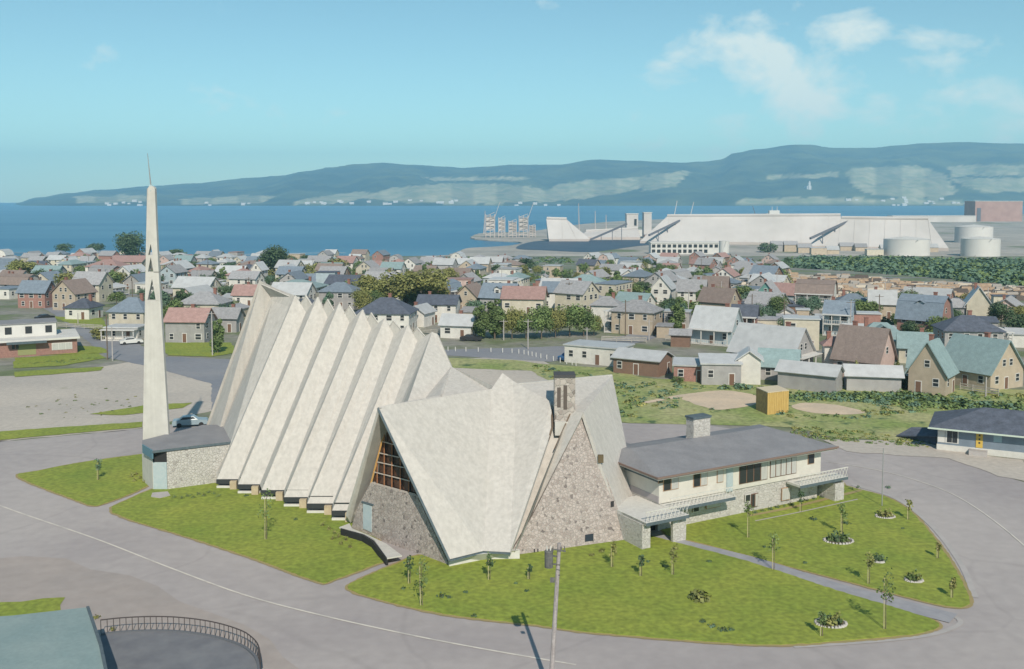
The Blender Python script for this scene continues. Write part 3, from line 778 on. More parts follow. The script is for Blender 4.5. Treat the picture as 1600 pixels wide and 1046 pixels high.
def pwin(x0, x1, y0, y1, n, glass, frame=WOOD, name='window'):
    u0, z1 = lu(x0, y0 + 0); u1, _ = lu(x1, y0); zc = lu((x0 + x1) / 2, (y0 + y1) / 2)
    _, ztp = lu(x0, y0); _, zbt = lu(x0, y1)
    f = pbox(name, u0, u1, Wn - .06, Wn - .01, zbt, ztp, frame)
    for i in range(n):
        a = u0 + (u1 - u0) * i / n + .06; b2 = u0 + (u1 - u0) * (i + 1) / n - .06
        g = glass if not isinstance(glass, list) else glass[i]
        pbox('pane', a, b2, Wn - .09, Wn - .06, zbt + .07, ztp - .07, g, f)
pwin(1036, 1060, 746, 768, 2, [GLASS_D, CURT], mat('tan_frame', (0.38, 0.24, 0.15)))
pwin(1028, 1036, 748, 756, 1, GLASS_D, mat('tan_frame', (0.38, 0.24, 0.15)))
pwin(1083, 1105, 739, 762, 2, [GLASS_D, CURT], mat('tan_frame', (0.38, 0.24, 0.15)))
pwin(1120, 1130, 734, 755, 1, CURT, mat('tan_frame', (0.38, 0.24, 0.15)))
pwin(1135, 1145, 729, 769, 1, DOORB, DOORB, 'door')
pwin(1155, 1199, 727, 757, 4, [GLASS_D, GLASS_D, GLASS_D, CURT], mat('dark_frame', (0.16, 0.09, 0.06)))
pwin(1203, 1244, 720, 747, 5, CURT, mat('dark_frame', (0.16, 0.09, 0.06)))
pwin(1262, 1272, 710, 726, 1, GLASS_D, mat('tan_frame', (0.38, 0.24, 0.15)))
pwin(1083, 1092, 783, 801, 1, GLASS_D, WHITE)
pwin(1103, 1125, 783, 796, 1, CURT, mat('tan_frame', (0.38, 0.24, 0.15)))
pwin(1164, 1172, 773, 785, 1, GLASS_D, WHITE)
pwin(1174, 1184, 772, 793, 2, [GLASS_D, CURT], mat('dark_frame', (0.16, 0.09, 0.06)), 'door')
pwin(1221, 1234, 763, 783, 1, CURT, mat('tan_frame', (0.38, 0.24, 0.15)))
pwin(1250, 1260, 758, 770, 1, CURT, WHITE)
# balconies with lattice rail
def balcony(u0, u1, v0, zf, label_n=26):
    d = pbox('balcony_deck', u0, u1, v0, Wn - .1, zf - .22, zf, WHITE)
    r = pbox('handrail', u0, u1, v0, v0 + .07, zf + .92, zf + 1.0, WHITE)
    lm = MB(); n_ = int((u1 - u0) / 0.42)
    for i in range(n_):
        a = u0 + (u1 - u0) * i / n_; b2 = u0 + (u1 - u0) * (i + 1) / n_
        lm.tube(L3(a, v0 + .03, zf), L3(b2, v0 + .03, zf + .95), .022, .022, 4)
        lm.tube(L3(b2, v0 + .04, zf), L3(a, v0 + .04, zf + .95), .022, .022, 4)
    lt = lm.build('lattice', WHITE, pr)
    pbox('deck_edge', u0, u1, v0 - .04, v0, zf - .3, zf - .02, FASCIA)
ub, _ = lu(1148, 765, Wn - 1.6)
balcony(1.0, ub, Wn - 1.7, 2.6)
balcony(-3.2, 1.6, Wn - 3.6, 2.55)
ua, _ = lu(1247, 750, Wn - 1.6); 
balcony(ua, Lp + 0.6, Wn - 1.9, 2.5)
pbox('balcony_deck', -3.2, 1.6, Wn - 3.6, 4.5, 2.3, 2.52, WHITE)
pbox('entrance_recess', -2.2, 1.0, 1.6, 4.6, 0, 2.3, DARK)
pbox('entrance_pier', -3.3, -2.4, Wn - 3.2, 3.5, 0, 2.3, STONE_L)
pbox('entrance_pier', 0.2, 1.7, Wn - 3.1, Wn - 2.8, 0, 2.3, STONE_L)
pbox('wall_post', Lp - 1.0, Lp + .3, Wn - 1.7, 4, 0, 1.9, STONE_L)

# haze box
hz = MB().box(-9500, 9500, -450, 12000, -31.0, 560.0).build('haze', mat('haze_air', (1, 1, 1)))
hm = hz.data.materials[0]; ht = hm.node_tree; ht.nodes.clear()
ho = ht.nodes.new('ShaderNodeOutputMaterial'); hv = ht.nodes.new('ShaderNodeVolumePrincipled')
hv.inputs['Color'].default_value = (0.40, 0.76, 1.0, 1)
hv.inputs['Density'].default_value = 1.15e-4
hv.inputs['Anisotropy'].default_value = 0.0
ht.links.new(hv.outputs[0], ho.inputs['Volume'])
tag(hz, 'pale blue haze over the bay and the far hills', 'haze', kind='stuff')

# ================================================================== far hills
SIL = [(-400, 322), (-100, 322), (0, 322), (25, 318), (60, 309), (110, 302), (160, 297), (240, 291), (300, 287), (400, 278), (440, 275), (480, 268), (520, 262), (560, 257), (600, 255), (640, 258), (700, 261), (720, 263), (760, 261), (800, 258), (870, 258), (930, 250), (990, 252), (1060, 255), (1100, 253), (1125, 250), (1145, 240), (1180, 234), (1240, 227), (1260, 227), (1300, 232), (1360, 232), (1400, 228), (1440, 225), (1500, 223), (1567, 225), (1700, 228), (2000, 240)]
def interp(tab, x):
    if x <= tab[0][0]: return tab[0][1]
    for (a, b_), (c, d) in zip(tab, tab[1:]):
        if x <= c:
            t_ = (x - a) / (c - a); t_ = t_ * t_ * (3 - 2 * t_)
            return b_ + (d - b_) * t_
    return tab[-1][1]
FIELDS = [[(1322, 263), (1430, 259), (1475, 275), (1490, 300), (1470, 312), (1400, 310), (1345, 300), (1325, 285)],
          [(1480, 260), (1560, 258), (1640, 262), (1640, 275), (1482, 276)], [(1478, 279), (1640, 277), (1640, 298), (1540, 302), (1505, 290)],
          [(1195, 275), (1308, 270), (1305, 277), (1200, 281)], [(1160, 312), (1250, 308), (1440, 312), (1560, 316), (1560, 320), (1150, 320)],
          [(620, 292), (700, 287), (800, 289), (880, 300), (870, 312), (730, 320), (640, 317), (560, 310)],
          [(840, 306), (870, 290), (920, 281), (1010, 276), (1030, 284), (980, 300), (900, 312), (840, 318)],
          [(470, 312), (560, 300), (600, 302), (540, 318), (450, 320)], [(110, 308), (230, 304), (240, 314), (120, 318)],
          [(280, 312), (380, 304), (430, 308), (400, 318), (290, 320)], [(1020, 270), (1080, 268), (1060, 290), (1000, 300)], [(660, 278), (820, 276), (830, 281), (680, 284)]]
def inpoly(x, y, poly):
    c = False
    for i in range(len(poly)):
        (a, b_), (d, e_) = poly[i - 1], poly[i]
        if (b_ > y) != (e_ > y) and x < (d - a) * (y - b_) / (e_ - b_) + a: c = not c
    return c
D0, D1 = 5900.0, 8600.0
NU, NV = 420, 64
mb = MB(); fieldv = []
for j in range(NV):
    v = j / (NV - 1)
    dd = D0 + (D1 - D0) * v
    for i in range(NU):
        px = -420 + 2450 * i / (NU - 1)
        top = interp(SIL, px)
        zt_ = CAMH + (HZ - top) / F * D1
        big = mnoise.noise(Vector((px * 0.006, v * 2.0, 0.3)))
        prof = v ** (0.85 + 0.35 * big)
        z = -23 + (zt_ + 23) * prof
        amp = 60 * math.sin(math.pi * min(1, v)) ** 0.7 * min(1, (zt_ + 23) / 300)
        z += amp * (mnoise.noise(Vector((px * 0.012, v * 4, 7))) + 0.45 * mnoise.noise(Vector((px * 0.03, v * 11, 9))) + 0.2 * mnoise.noise(Vector((px * 0.09, v * 24, 2))))
        z += 7 * mnoise.noise(Vector((px * 0.2, v * 40, 5))) * min(1, v * 4)
        if v == 1: z = zt_ + 3 * mnoise.noise(Vector((px * 0.25, 1, 5)))
        z = max(z, -23)
        x = (px - 800) / F * dd
        mb.v.append((x, dd, z))
        py = HZ - (z - CAMH) / dd * F
        jx, jy = px + 9 * mnoise.noise(Vector((px * .05, py * .05, 1))), py + 2.5 * mnoise.noise(Vector((px * .05, py * .05, 4)))
        fl = 0.0
        for kf, q in enumerate(FIELDS):
            if inpoly(jx, jy, q): fl = 0.55 + 0.45 * abs(math.sin(kf * 2.3 + int(px / 37) * 1.7)); break
        fieldv.append(fl)
for j in range(NV - 1):
    for i in range(NU - 1):
        mb.f.append((j * NU + i, j * NU + i + 1, (j + 1) * NU + i + 1, (j + 1) * NU + i)); mb.m.append(0)
HILL = bpy.data.materials.new('wooded_hill'); HILL.use_nodes = True
t = HILL.node_tree; nd = t.nodes; L = t.links.new; b = nd['Principled BSDF']; b.inputs['Roughness'].default_value = 0.95
at_ = nd.new('ShaderNodeAttribute'); at_.attribute_name = 'field'
geo = nd.new('ShaderNodeNewGeometry')
n1 = nd.new('ShaderNodeTexNoise'); n1.inputs['Scale'].default_value = 0.0035; n1.inputs['Detail'].default_value = 8; L(geo.outputs['Position'], n1.inputs['Vector'])
r1 = nd.new('ShaderNodeValToRGB'); e = r1.color_ramp.elements; e[0].position = .4; e[0].color = (0.018, 0.045, 0.040, 1); e[1].position = .66; e[1].color = (0.085, 0.115, 0.06, 1)
L(n1.outputs[0], r1.inputs[0])
n3 = nd.new('ShaderNodeTexNoise'); n3.inputs['Scale'].default_value = 0.012; n3.inputs['Detail'].default_value = 4; L(geo.outputs['Position'], n3.inputs['Vector'])
r3 = nd.new('ShaderNodeValToRGB'); e = r3.color_ramp.elements; e[0].position = .35; e[0].color = (0.23, 0.26, 0.15, 1); e[1].position = .65; e[1].color = (0.42, 0.39, 0.25, 1)
L(n3.outputs[0], r3.inputs[0])
mx = nd.new('ShaderNodeMix'); mx.data_type = 'RGBA'; L(at_.outputs['Fac'], mx.inputs[0]); L(r1.outputs[0], mx.inputs[6]); L(r3.outputs[0], mx.inputs[7])
L(mx.outputs[2], b.inputs['Base Color'])
ho_ = mb.build('hills', [HILL], smooth=True)
at = ho_.data.attributes.new('field', 'FLOAT', 'POINT'); at.data.foreach_set('value', fieldv)
tag(ho_, kind='structure')

# ================================================================== building kit
def cm_(name, c, k=0.84, **kw): return mat(name, c, tuple(x * k for x in c), **kw)
WALLS = {
    'white': cm_('white_clapboard', (0.68, 0.66, 0.62), scale=0.8, bands=('Z', 2.4), bump=0.5, perobj=0.06, bdist=0.04),
    'cream': cm_('cream_clapboard', (0.55, 0.505, 0.41), scale=0.8, bands=('Z', 2.4), bump=0.5, perobj=0.08, bdist=0.04),
    'grey': cm_('grey_clapboard', (0.38, 0.37, 0.37), scale=0.8, bands=('Z', 2.4), bump=0.5, perobj=0.10, bdist=0.04),
    'tan': cm_('tan_clapboard', (0.48, 0.40, 0.31), scale=0.8, bands=('Z', 2.4), bump=0.5, perobj=0.08, bdist=0.04),
    'brick red': cm_('red_brick', (0.34, 0.19, 0.16), scale=2.0, fine=(6, 0.15), perobj=0.12),
    'brown': cm_('brown_boards', (0.24, 0.15, 0.11), scale=1.2, bands=('X', 2.0), bump=0.5, perobj=0.12),
    'teal': cm_('teal_boards', (0.16, 0.34, 0.31), scale=0.8, perobj=0.1),
    'pale blue': cm_('pale_blue_boards', (0.42, 0.50, 0.54), scale=0.8, bands=('Z', 2.4), bump=0.4, perobj=0.08),
    'pink': cm_('pink_stucco', (0.52, 0.39, 0.35), scale=0.8, perobj=0.08)}
ROOFS = {
    'grey': cm_('grey_shingles', (0.33, 0.33, 0.345), 0.75, scale=1.5, fine=(5, 0.12), perobj=0.15, bands=('Z', 3.0), bump=0.3),
    'silver': cm_('silver_tin', (0.48, 0.49, 0.50), 0.85, scale=0.7, perobj=0.10, rough=0.5, bands=('X', 1.2), bump=0.3),
    'dull red': cm_('faded_red_shingles', (0.36, 0.23, 0.21), 0.78, scale=1.2, fine=(5, 0.12), perobj=0.12),
    'blue-grey': cm_('blue_grey_shingles', (0.19, 0.235, 0.29), 0.78, scale=1.2, fine=(5, 0.12), perobj=0.12),
    'dark': cm_('dark_shingles', (0.065, 0.075, 0.10), 1.5, scale=1.2, fine=(5, 0.15), perobj=0.1),
    'brown': cm_('brown_shingles', (0.24, 0.19, 0.17), 0.8, scale=1.2, fine=(5, 0.12), perobj=0.1),
    'teal': cm_('teal_shingles', (0.24, 0.33, 0.34), 0.82, scale=1.2, fine=(5, 0.1), perobj=0.08)}
TRIM = mat('white_trim', (0.60, 0.59, 0.565), (0.53, 0.52, 0.5), scale=.4)
BRK = mat('chimney_brick', (0.28, 0.13, 0.10), (0.20, 0.10, 0.08), scale=4)
def unit_window():
    m_ = MB()
    m_.box(-.5, .5, -.04, .02, -.5, .5, 0)
    m_.box(-.40, .40, -.05, -.03, .04, .42, 1); m_.box(-.40, .40, -.05, -.03, -.42, -.04, 1)
    o_ = mesh('window', m_.v, m_.f, [TRIM, GLASS_D], m_.m); return o_
WIN_ME = unit_window()
def unit_door():
    m_ = MB(); m_.box(-.5, .5, -.05, .02, 0, 1, 0); m_.box(-.38, .38, -.07, -.03, .03, .94, 1)
    return mesh('door', m_.v, m_.f, [TRIM, mat('brown_door', (0.16, 0.09, 0.06))], m_.m)
DOOR_ME = unit_door()
def house_mesh(kind, Lx, Wy, h, rh, wallm, roofm, ov=0.45):
    a, c = Lx / 2, Wy / 2
    wl = MB()
    if kind in ('gable', 'gambrel'):
        if kind == 'gable': prof = [(-c, h), (0, h + rh), (c, h)]
        else: prof = [(-c, h), (-c * 0.68, h + rh * .68), (0, h + rh), (c * 0.68, h + rh * .68), (c, h)]
        ring = [(-c, -1.2)] + prof + [(c, -1.2)]
        n = len(ring)
        v = [(-a, y, z) for y, z in ring] + [(a, y, z) for y, z in ring]
        f = [tuple(range(n)), tuple(range(2 * n - 1, n - 1, -1))] + [(i, n + i, n + (i + 1) % n, (i + 1) % n) for i in (0, n - 2, n - 1)]
        f += [(i, n + i, n + i + 1, i + 1) for i in range(1, n - 2)]
        wl.add(v, f)
    else:
        wl.box(-a, a, -c, c, -1.2, h)
    rf = MB(); th = 0.16
    if kind in ('gable', 'gambrel'):
        k = (rh / c) if kind == 'gable' else (rh * .68) / (c * .32)
        pr_ = list(prof)
        pr_[0] = (-c - ov, h - ov * k); pr_[-1] = (c + ov, h - ov * k)
        for (y0, z0), (y1, z1) in zip(pr_, pr_[1:]):
            rf.slab([(-a - ov, y0, z0 + .03), (a + ov, y0, z0 + .03), (a + ov, y1, z1 + .03), (-a - ov, y1, z1 + .03)], th, down=(0, 0, 1))
    elif kind == 'hip':
        A, Cc = a + ov, c + ov; z0 = h; rl = max(0.3, A - Cc)
        r0, r1 = (-rl, 0, h + rh), (rl, 0, h + rh)
        q = [(-A, -Cc, z0), (A, -Cc, z0), (A, Cc, z0), (-A, Cc, z0)]
        rf.add(q + [r0, r1] + [(x, y, z - th) for x, y, z in q], [(0, 1, 5, 4), (1, 2, 5), (2, 3, 4, 5), (3, 0, 4), (0, 6, 7, 1), (1, 7, 8, 2), (2, 8, 9, 3), (3, 9, 6, 0), (9, 8, 7, 6)])
    else:  # flat or shed
        rf.slab([(-a - .25, -c - .25, h + .02 + (rh if kind == 'shed' else .0) * 0), (a + .25, -c - .25, h + .02), (a + .25, c + .25, h + .02 + rh), (-a - .25, c + .25, h + .02 + rh)], th + .08, down=(0, 0, 1))
        if kind == 'shed' and rh > 0:
            wl.box(-a, a, -c + .01, c - .01, h, h + .01)
            wl.add([(-a, -c, h), (-a, c, h), (-a, c, h + rh), (a, -c, h), (a, c, h), (a, c, h + rh)], [(0, 1, 2), (3, 5, 4), (1, 4, 5, 2)])
    wm = mesh('wall', wl.v, wl.f, wallm); rm = mesh('roof', rf.v, rf.f, roofm)
    for m_ in (wm, rm):
        bm = bmesh.new(); bm.from_mesh(m_); bmesh.ops.recalc_face_normals(bm, faces=bm.faces); bm.to_mesh(m_); bm.free()
    return wm, rm
OCC = []
HN = {}
def house(px, py, wpx, h, kind, yaw, wall, roof, label, rh=None, depth=None, stories=None, chimney=True, gallery=0, group='houses of the town', cat='house', name='house', z=None, windows=True, wid=None, dormer=0, far=False, eachpx=None, ratio=None):
    g = G(px, py) if z is None else G(px, py, z)
    yr = R(yaw)
    wm_ = wpx / F * g.y
    ca, sa = abs(math.cos(yr)), abs(math.sin(yr))
    # visible width = L*ca + W*sa with W given or 0.72 of L
    ratio = ratio or 0.75
    Lx = wid if wid else wm_ / (ca + ratio * sa); Wy = depth or Lx * ratio
    Lx = max(3, min(Lx, 60)); Wy = max(2.5, min(Wy, 24))
    if rh is None: rh = {'gable': Wy * 0.36, 'gambrel': Wy * 0.42, 'hip': Wy * 0.26, 'flat': 0.0, 'shed': 0.5}[kind]
    half = (Lx * sa + Wy * ca) / 2
    c = Vector((g.x, g.y + half, g.z))
    o_ = empty(name, c, label, cat, group, yr)
    wme, rme = house_mesh(kind, Lx, Wy, h, rh, WALLS[wall] if isinstance(wall, str) else wall, ROOFS[roof] if isinstance(roof, str) else roof)
    link('wall', wme, o_, True); rfo = link('roof', rme, o_, True)
    OCC.append((c.x, c.y, max(Lx, Wy) * 0.62))
    a, cc_ = Lx / 2, Wy / 2
    if chimney and kind != 'flat':
        m_ = MB(); zc = h + rh * 0.6
        m_.box(-.35, .35, -.3, .3, zc, h + rh + 0.7); m_.box(-.42, .42, -.37, .37, h + rh + 0.7, h + rh + .85)
        co_ = m_.build('chimney', BRK, rfo, True); co_.location = (a * random.choice((-.5, .45, .1)), cc_ * .2, 0)
    if windows:
        sides = []
        for nx_, ny_ in ((0, -1), (1, 0), (-1, 0), (0, 1)):
            wx, wy = nx_ * math.cos(yr) - ny_ * math.sin(yr), nx_ * math.sin(yr) + ny_ * math.cos(yr)
            if -(wx * c.x + wy * c.y) / math.hypot(c.x, c.y) > 0.22: sides.append((nx_, ny_))
        st_ = stories or (2 if h > 4.4 else 1)
        for nx_, ny_ in sides:
            ln = Lx if ny_ else Wy; off = cc_ if ny_ else a
            nw = max(1, min(5, int(ln / (2.5 if not far else 3.2))))
            for s_ in range(st_):
                zc = (h / st_) * (s_ + .56)
                for k_ in range(nw):
                    u_ = -ln / 2 + ln * (k_ + .5) / nw + random.uniform(-.25, .25)
                    isd = (s_ == 0 and k_ == nw // 2 and not far)
                    if random.random() < 0.14 and not isd: continue
                    wo = link('door' if isd else 'window', DOOR_ME if isd else WIN_ME, o_, True)
                    wo.location = (u_ if ny_ else nx_ * (off + .01), (ny_ * (off + .01)) if ny_ else u_, 0.0 if isd else zc)
                    wo.rotation_euler = (0, 0, {(0, -1): 0, (0, 1): math.pi, (1, 0): math.pi / 2, (-1, 0): -math.pi / 2}[(nx_, ny_)])
                    wo.scale = (1.05, 1, 2.05) if isd else (random.choice((1.0, 1.0, 1.5)), 1, 1.35)
            if kind in ('gable', 'gambrel') and nx_ and rh > 2:
                for uu in ((-.9, .9) if Wy > 8 else (0,)):
                    wo = link('window', WIN_ME, o_, True); wo.location = (nx_ * (a + .01), uu, h + rh * .28)
                    wo.rotation_euler = (0, 0, math.pi / 2 * nx_); wo.scale = (.9, 1, 1.2)
    if gallery:   # open gallery on local -y (gallery=1) or +x (2) or -x (3)
        m_ = MB(); st_ = stories or (2 if h > 4.4 else 1)
        ln = Lx if gallery == 1 else Wy; gw = 1.8
        for s_ in range(st_):
            z0 = 0.25 + s_ * h / st_
            m_.box(-ln / 2, ln / 2, -gw, 0, z0 - .18, z0)
            m_.box(-ln / 2, ln / 2, -gw, -gw + .06, z0 + .8, z0 + .88)
            for k_ in range(int(ln / .5)): m_.box(-ln / 2 + k_ * .5, -ln / 2 + k_ * .5 + .07, -gw, -gw + .05, z0, z0 + .8)
        for k_ in range(4):
            xx = -ln / 2 + .1 + (ln - .2) * k_ / 3
            m_.box(xx - .09, xx + .09, -gw, -gw + .18, -1, h - .2)
        m_.box(-ln / 2 - .2, ln / 2 + .2, -gw - .2, 0, h - .3, h - .15)
        go_ = m_.build('gallery', TRIM, o_, True)
        if gallery == 1: go_.location = (0, -cc_ - .02, 0)
        elif gallery == 2: go_.location = (a + .02, 0, 0); go_.rotation_euler = (0, 0, math.pi / 2)
        else: go_.location = (-a - .02, 0, 0); go_.rotation_euler = (0, 0, -math.pi / 2)
    for k_ in range(dormer):
        xx = -a * .45 + k_ * a * .9 if dormer > 1 else 0
        m_ = MB(); m_.box(xx - .9, xx + .9, -cc_ * .75, 0, h + .2, h + rh * .55 + .6, 0)
        m_.slab([(xx - 1.1, -cc_ * .85, h + rh * .55 + .5), (xx, -cc_ * .85, h + rh * .55 + 1.1), (xx, 0, h + rh * .55 + 1.1), (xx - 1.1, 0, h + rh * .55 + .5)], .1, down=(0, 0, -1), mi=1)
        m_.slab([(xx + 1.1, -cc_ * .85, h + rh * .55 + .5), (xx, -cc_ * .85, h + rh * .55 + 1.1), (xx, 0, h + rh * .55 + 1.1), (xx + 1.1, 0, h + rh * .55 + .5)], .1, down=(0, 0, -1), mi=1)
        m_.build('dormer', [TRIM, ROOFS[roof] if isinstance(roof, str) else roof], o_, True)
        wo = link('window', WIN_ME, o_, True); wo.location = (xx, -cc_ * .75 - .02, h + rh * .3 + .4); wo.scale = (1.1, 1, 1.0)
    return o_

H = house
# --- near and named houses, right side
H(940, 574, 112, 3.2, 'flat', -30, 'white', 'silver', 'long white flat-roofed garage at the edge of the meadow behind the chimney', chimney=False, ratio=0.6, name='garage', cat='garage')
H(1010, 590, 96, 2.8, 'gable', -32, 'brown', 'silver', 'low brown barn with pale tin roof beside the long white garage', rh=1.2, chimney=False, ratio=0.7, name='barn', cat='barn')
H(1084, 598, 60, 2.6, 'shed', -12, 'brick red', 'silver', 'small dark red shed right of the low brown barn', chimney=False, rh=.6, name='shed', cat='shed')
H(1130, 603, 66, 3.4, 'shed', -6, 'grey', 'silver', 'grey double garage with tin roof next to the small dark red shed', chimney=False, rh=.9, name='garage', cat='garage')
H(1176, 602, 44, 4.2, 'gable', 78, 'white', 'silver', 'white gable-fronted barn between grey garage and large tin-roofed house', chimney=False, windows=False, name='barn', cat='barn')
H(1222, 590, 136, 3.6, 'gable', -40, 'grey', 'silver', 'largest tin-roofed house with white balcony on its gable, mid right', rh=4.4, gallery=2, ratio=0.75)
H(1225, 597, 70, 2.6, 'gable', -20, 'grey', 'teal', 'low lean house with grey-green roof below the largest tin-roofed house', rh=2.4, chimney=False)
H(1307, 584, 36, 5.0, 'hip', -8, 'white', 'dull red', 'white cube house with red roof and tall chimney right of the balcony house', rh=1.4)
H(1366, 597, 96, 3.6, 'gable', -44, 'pink', 'brown', 'taupe roofed house with steep dark verge behind the conifers', rh=5.0, ratio=.8)
H(1278, 616, 100, 2.9, 'gable', -34, 'grey', 'silver', 'long grey tin-roofed shed at the meadow edge under the balcony house', rh=1.3, chimney=False, ratio=.45, windows=False, name='shed', cat='shed')
H(1372, 614, 88, 2.6, 'gable', -12, 'grey', 'silver', 'pale low shed in front of the conifers', rh=1.3, chimney=False, ratio=.45, windows=False, name='shed', cat='shed')
H(1472, 620, 80, 3.6, 'gable', 52, 'tan', 'teal', 'tan gable-fronted house with teal roof and upper window band, right foreground', rh=4.6, ratio=1.0, gallery=0)
H(1560, 612, 120, 3.0, 'gable', -60, 'tan', 'teal', 'long teal-roofed house at the right edge next to the tan gable front', rh=4.8, ratio=.9)
H(1452, 598, 50, 2.7, 'gable', -30, 'tan', 'teal', 'small tan cottage with brown verge behind the tan gable front', rh=2.4, chimney=False)
H(1528, 560, 96, 5.2, 'hip', -8, 'grey', 'dark', 'grey two storey house with dark blue hipped roof and side gallery, far right', gallery=2, rh=2.6, stories=2)
H(1460, 532, 84, 5.0, 'gambrel', -42, 'brick red', 'blue-grey', 'red brick house with blue gambrel roof and white-edged gable, right side', rh=4.2, ratio=.75, dormer=1)
H(1388, 562, 92, 3.6, 'hip', -10, 'white', 'teal', 'white cottage with broad teal hipped roof and dormer', rh=3.0, dormer=1)
H(1438, 570, 56, 3.2, 'gable', -20, 'cream', 'teal', 'cream cottage with teal roof tucked behind the taupe roofed house', rh=2.4)
H(1348, 522, 66, 4.4, 'flat', -10, 'brick red', 'silver', 'low red brick block with pale top left of the gambrel house', ratio=.5)
H(1318, 526, 50, 5.0, 'gable', -28, 'pale blue', 'blue-grey', 'pale blue gallery house left of the low red brick block', gallery=1, rh=2.6)
H(1000, 525, 84, 5.2, 'hip', -26, 'tan', 'grey', 'tan two storey house with double front gallery beside the poplars', gallery=3, rh=2.4, stories=2)
H(950, 512, 52, 5.2, 'hip', -16, 'white', 'grey', 'white two storey house just behind the right end of the poplar row', rh=2.0)
H(1062, 520, 46, 4.6, 'flat', -16, 'grey', 'silver', 'grey flat-topped house right of the tan gallery house')
H(1128, 541, 84, 3.4, 'gable', -34, 'pale blue', 'silver', 'pale blue porch house with silver roof left of the balcony house', rh=4.2, gallery=1)
H(1168, 530, 44, 5.0, 'gable', -20, 'brick red', 'dark', 'dark brick house with shaded gallery behind the pale blue porch house', gallery=1, rh=2.2)
H(1130, 500, 66, 4.4, 'gable', -38, 'tan', 'brown', 'tan house with mauve-brown roof and gable window, centre right', rh=3.2)
H(1205, 528, 60, 3.8, 'flat', -12, 'cream', 'grey', 'cream flat-roofed house behind the largest tin-roofed house')
H(1258, 548, 60, 6.2, 'flat', -12, 'cream', 'silver', 'tall cream block rising behind the largest tin-roofed house')
H(1122, 478, 46, 5.2, 'gable', -20, 'brick red', 'brown', 'dark red gabled house with white-framed windows, centre right', rh=3.2)
H(1206, 486, 44, 4.6, 'gable', 64, 'teal', 'grey', 'green gable-fronted house, only green one in town', rh=3.2)
H(1085, 480, 50, 4.6, 'gable', -16, 'white', 'grey', 'white house with grey roof left of the dark red gabled house', rh=3)
H(1040, 476, 44, 4.8, 'gable', 70, 'white', 'silver', 'white steep gable house above the tan gallery house', rh=3.4)
H(1340, 496, 60, 3.6, 'hip', -12, 'grey', 'blue-grey', 'grey bungalow with wide blue hipped roof behind the pale blue gallery house', rh=2.2)
H(1385, 500, 46, 4.2, 'gable', -18, 'tan', 'silver', 'tan house with silver roof left of the gambrel house chimney', rh=3)
H(1500, 506, 44, 4.0, 'hip', -12, 'grey', 'grey', 'grey house peeping out right of the gambrel house', rh=2)
H(1540, 508, 50, 5.0, 'gable', 70, 'cream', 'silver', 'cream steep-gabled house behind the dark blue hipped roof', rh=4, windows=False)
# --- behind the church
H(684, 505, 66, 4.6, 'gable', -6, 'white', 'dark', 'white house with charcoal gabled roof behind the nave tips', rh=1.9)
H(716, 530, 58, 3.0, 'gable', -14, 'white', 'silver', 'white bungalow with dark garage opening left of the poplars', rh=2.0)
H(600, 522, 92, 4.6, 'hip', -6, 'white', 'dark', 'house with purple-black hipped roof right behind the nave tips', rh=3.2)
H(655, 512, 44, 3.4, 'gable', 70, 'white', 'silver', 'small white gable between the charcoal and purple-black roofs', rh=1.6)
H(460, 476, 84, 5.0, 'hip', -10, 'cream', 'teal', 'cream house with grey-green hipped roof behind the nave top', rh=2.0)
H(528, 484, 62, 5.0, 'hip', -8, 'grey', 'blue-grey', 'grey house with blue hipped roof left of the big birches', rh=2.4)
H(510, 460, 34, 7.5, 'flat', -8, 'pale blue', 'dark', 'narrow dark blue tower house above the nave top', rh=0)
H(735, 488, 50, 4.2, 'gable', 72, 'tan', 'brown', 'tan gabled house right of the charcoal roofed white house', rh=3)
H(782, 490, 66, 4.2, 'gable', -20, 'grey', 'blue-grey', 'blue roofed house with snow-white dormer above the poplars', rh=3.4, dormer=1)
H(820, 492, 72, 4.2, 'gable', -8, 'cream', 'dull red', 'cream house with rose-red roof above the poplar row', rh=2.8)
H(876, 482, 58, 4.6, 'gable', -10, 'white', 'blue-grey', 'white house with blue roof above the right part of the poplar row', rh=2.6)
H(918, 466, 64, 5.0, 'hip', -8, 'white', 'teal', 'white house with slate-green hipped roof and porch, upper centre', rh=2.4, gallery=1)
# --- left side
H(50, 482, 50, 4.6, 'gable', -8, 'brick red', 'blue-grey', 'brick house with blue roof at the left edge of town', rh=3.0, ratio=.7)
H(104, 486, 60, 4.8, 'gable', 68, 'tan', 'brown', 'large ochre gable-fronted house left of the steeple', rh=3.4, ratio=1.1)
H(135, 472, 56, 5.6, 'gable', -12, 'cream', 'grey', 'cream house with broad grey roof behind the ochre gable', rh=3.4)
H(122, 500, 46, 3.0, 'hip', -8, 'white', 'dark', 'little white pavilion with dark pyramid roof by the side road', rh=2.2, ratio=1)
H(199, 522, 64, 5.0, 'hip', -8, 'cream', 'blue-grey', 'cream house with slate hipped roof and flat annex touching the steeple', rh=3.0, stories=2)
H(190, 532, 56, 2.6, 'flat', -4, 'white', 'silver', 'low white annex with dark awning in front of the slate hipped house', chimney=False, gallery=1)
H(290, 536, 66, 4.6, 'gable', -4, 'grey', 'dull red', 'dark grey house with red roof right of the steeple', rh=2.4)
H(312, 500, 72, 4.0, 'hip', -6, 'cream', 'grey', 'cream house with grey hipped roof behind the red roofed house', rh=2.8)
H(350, 520, 46, 3.4, 'gable', -6, 'grey', 'grey', 'grey cottage touching the left edge of the nave', rh=2)
H(382, 480, 40, 3.6, 'gable', -8, 'white', 'dull red', 'white cottage with red roof at the nave shoulder', rh=2.6)
H(160, 432, 60, 4.6, 'hip', -8, 'white', 'dull red', 'long white house with bright red hipped roof below the round dark tree', rh=3.2)
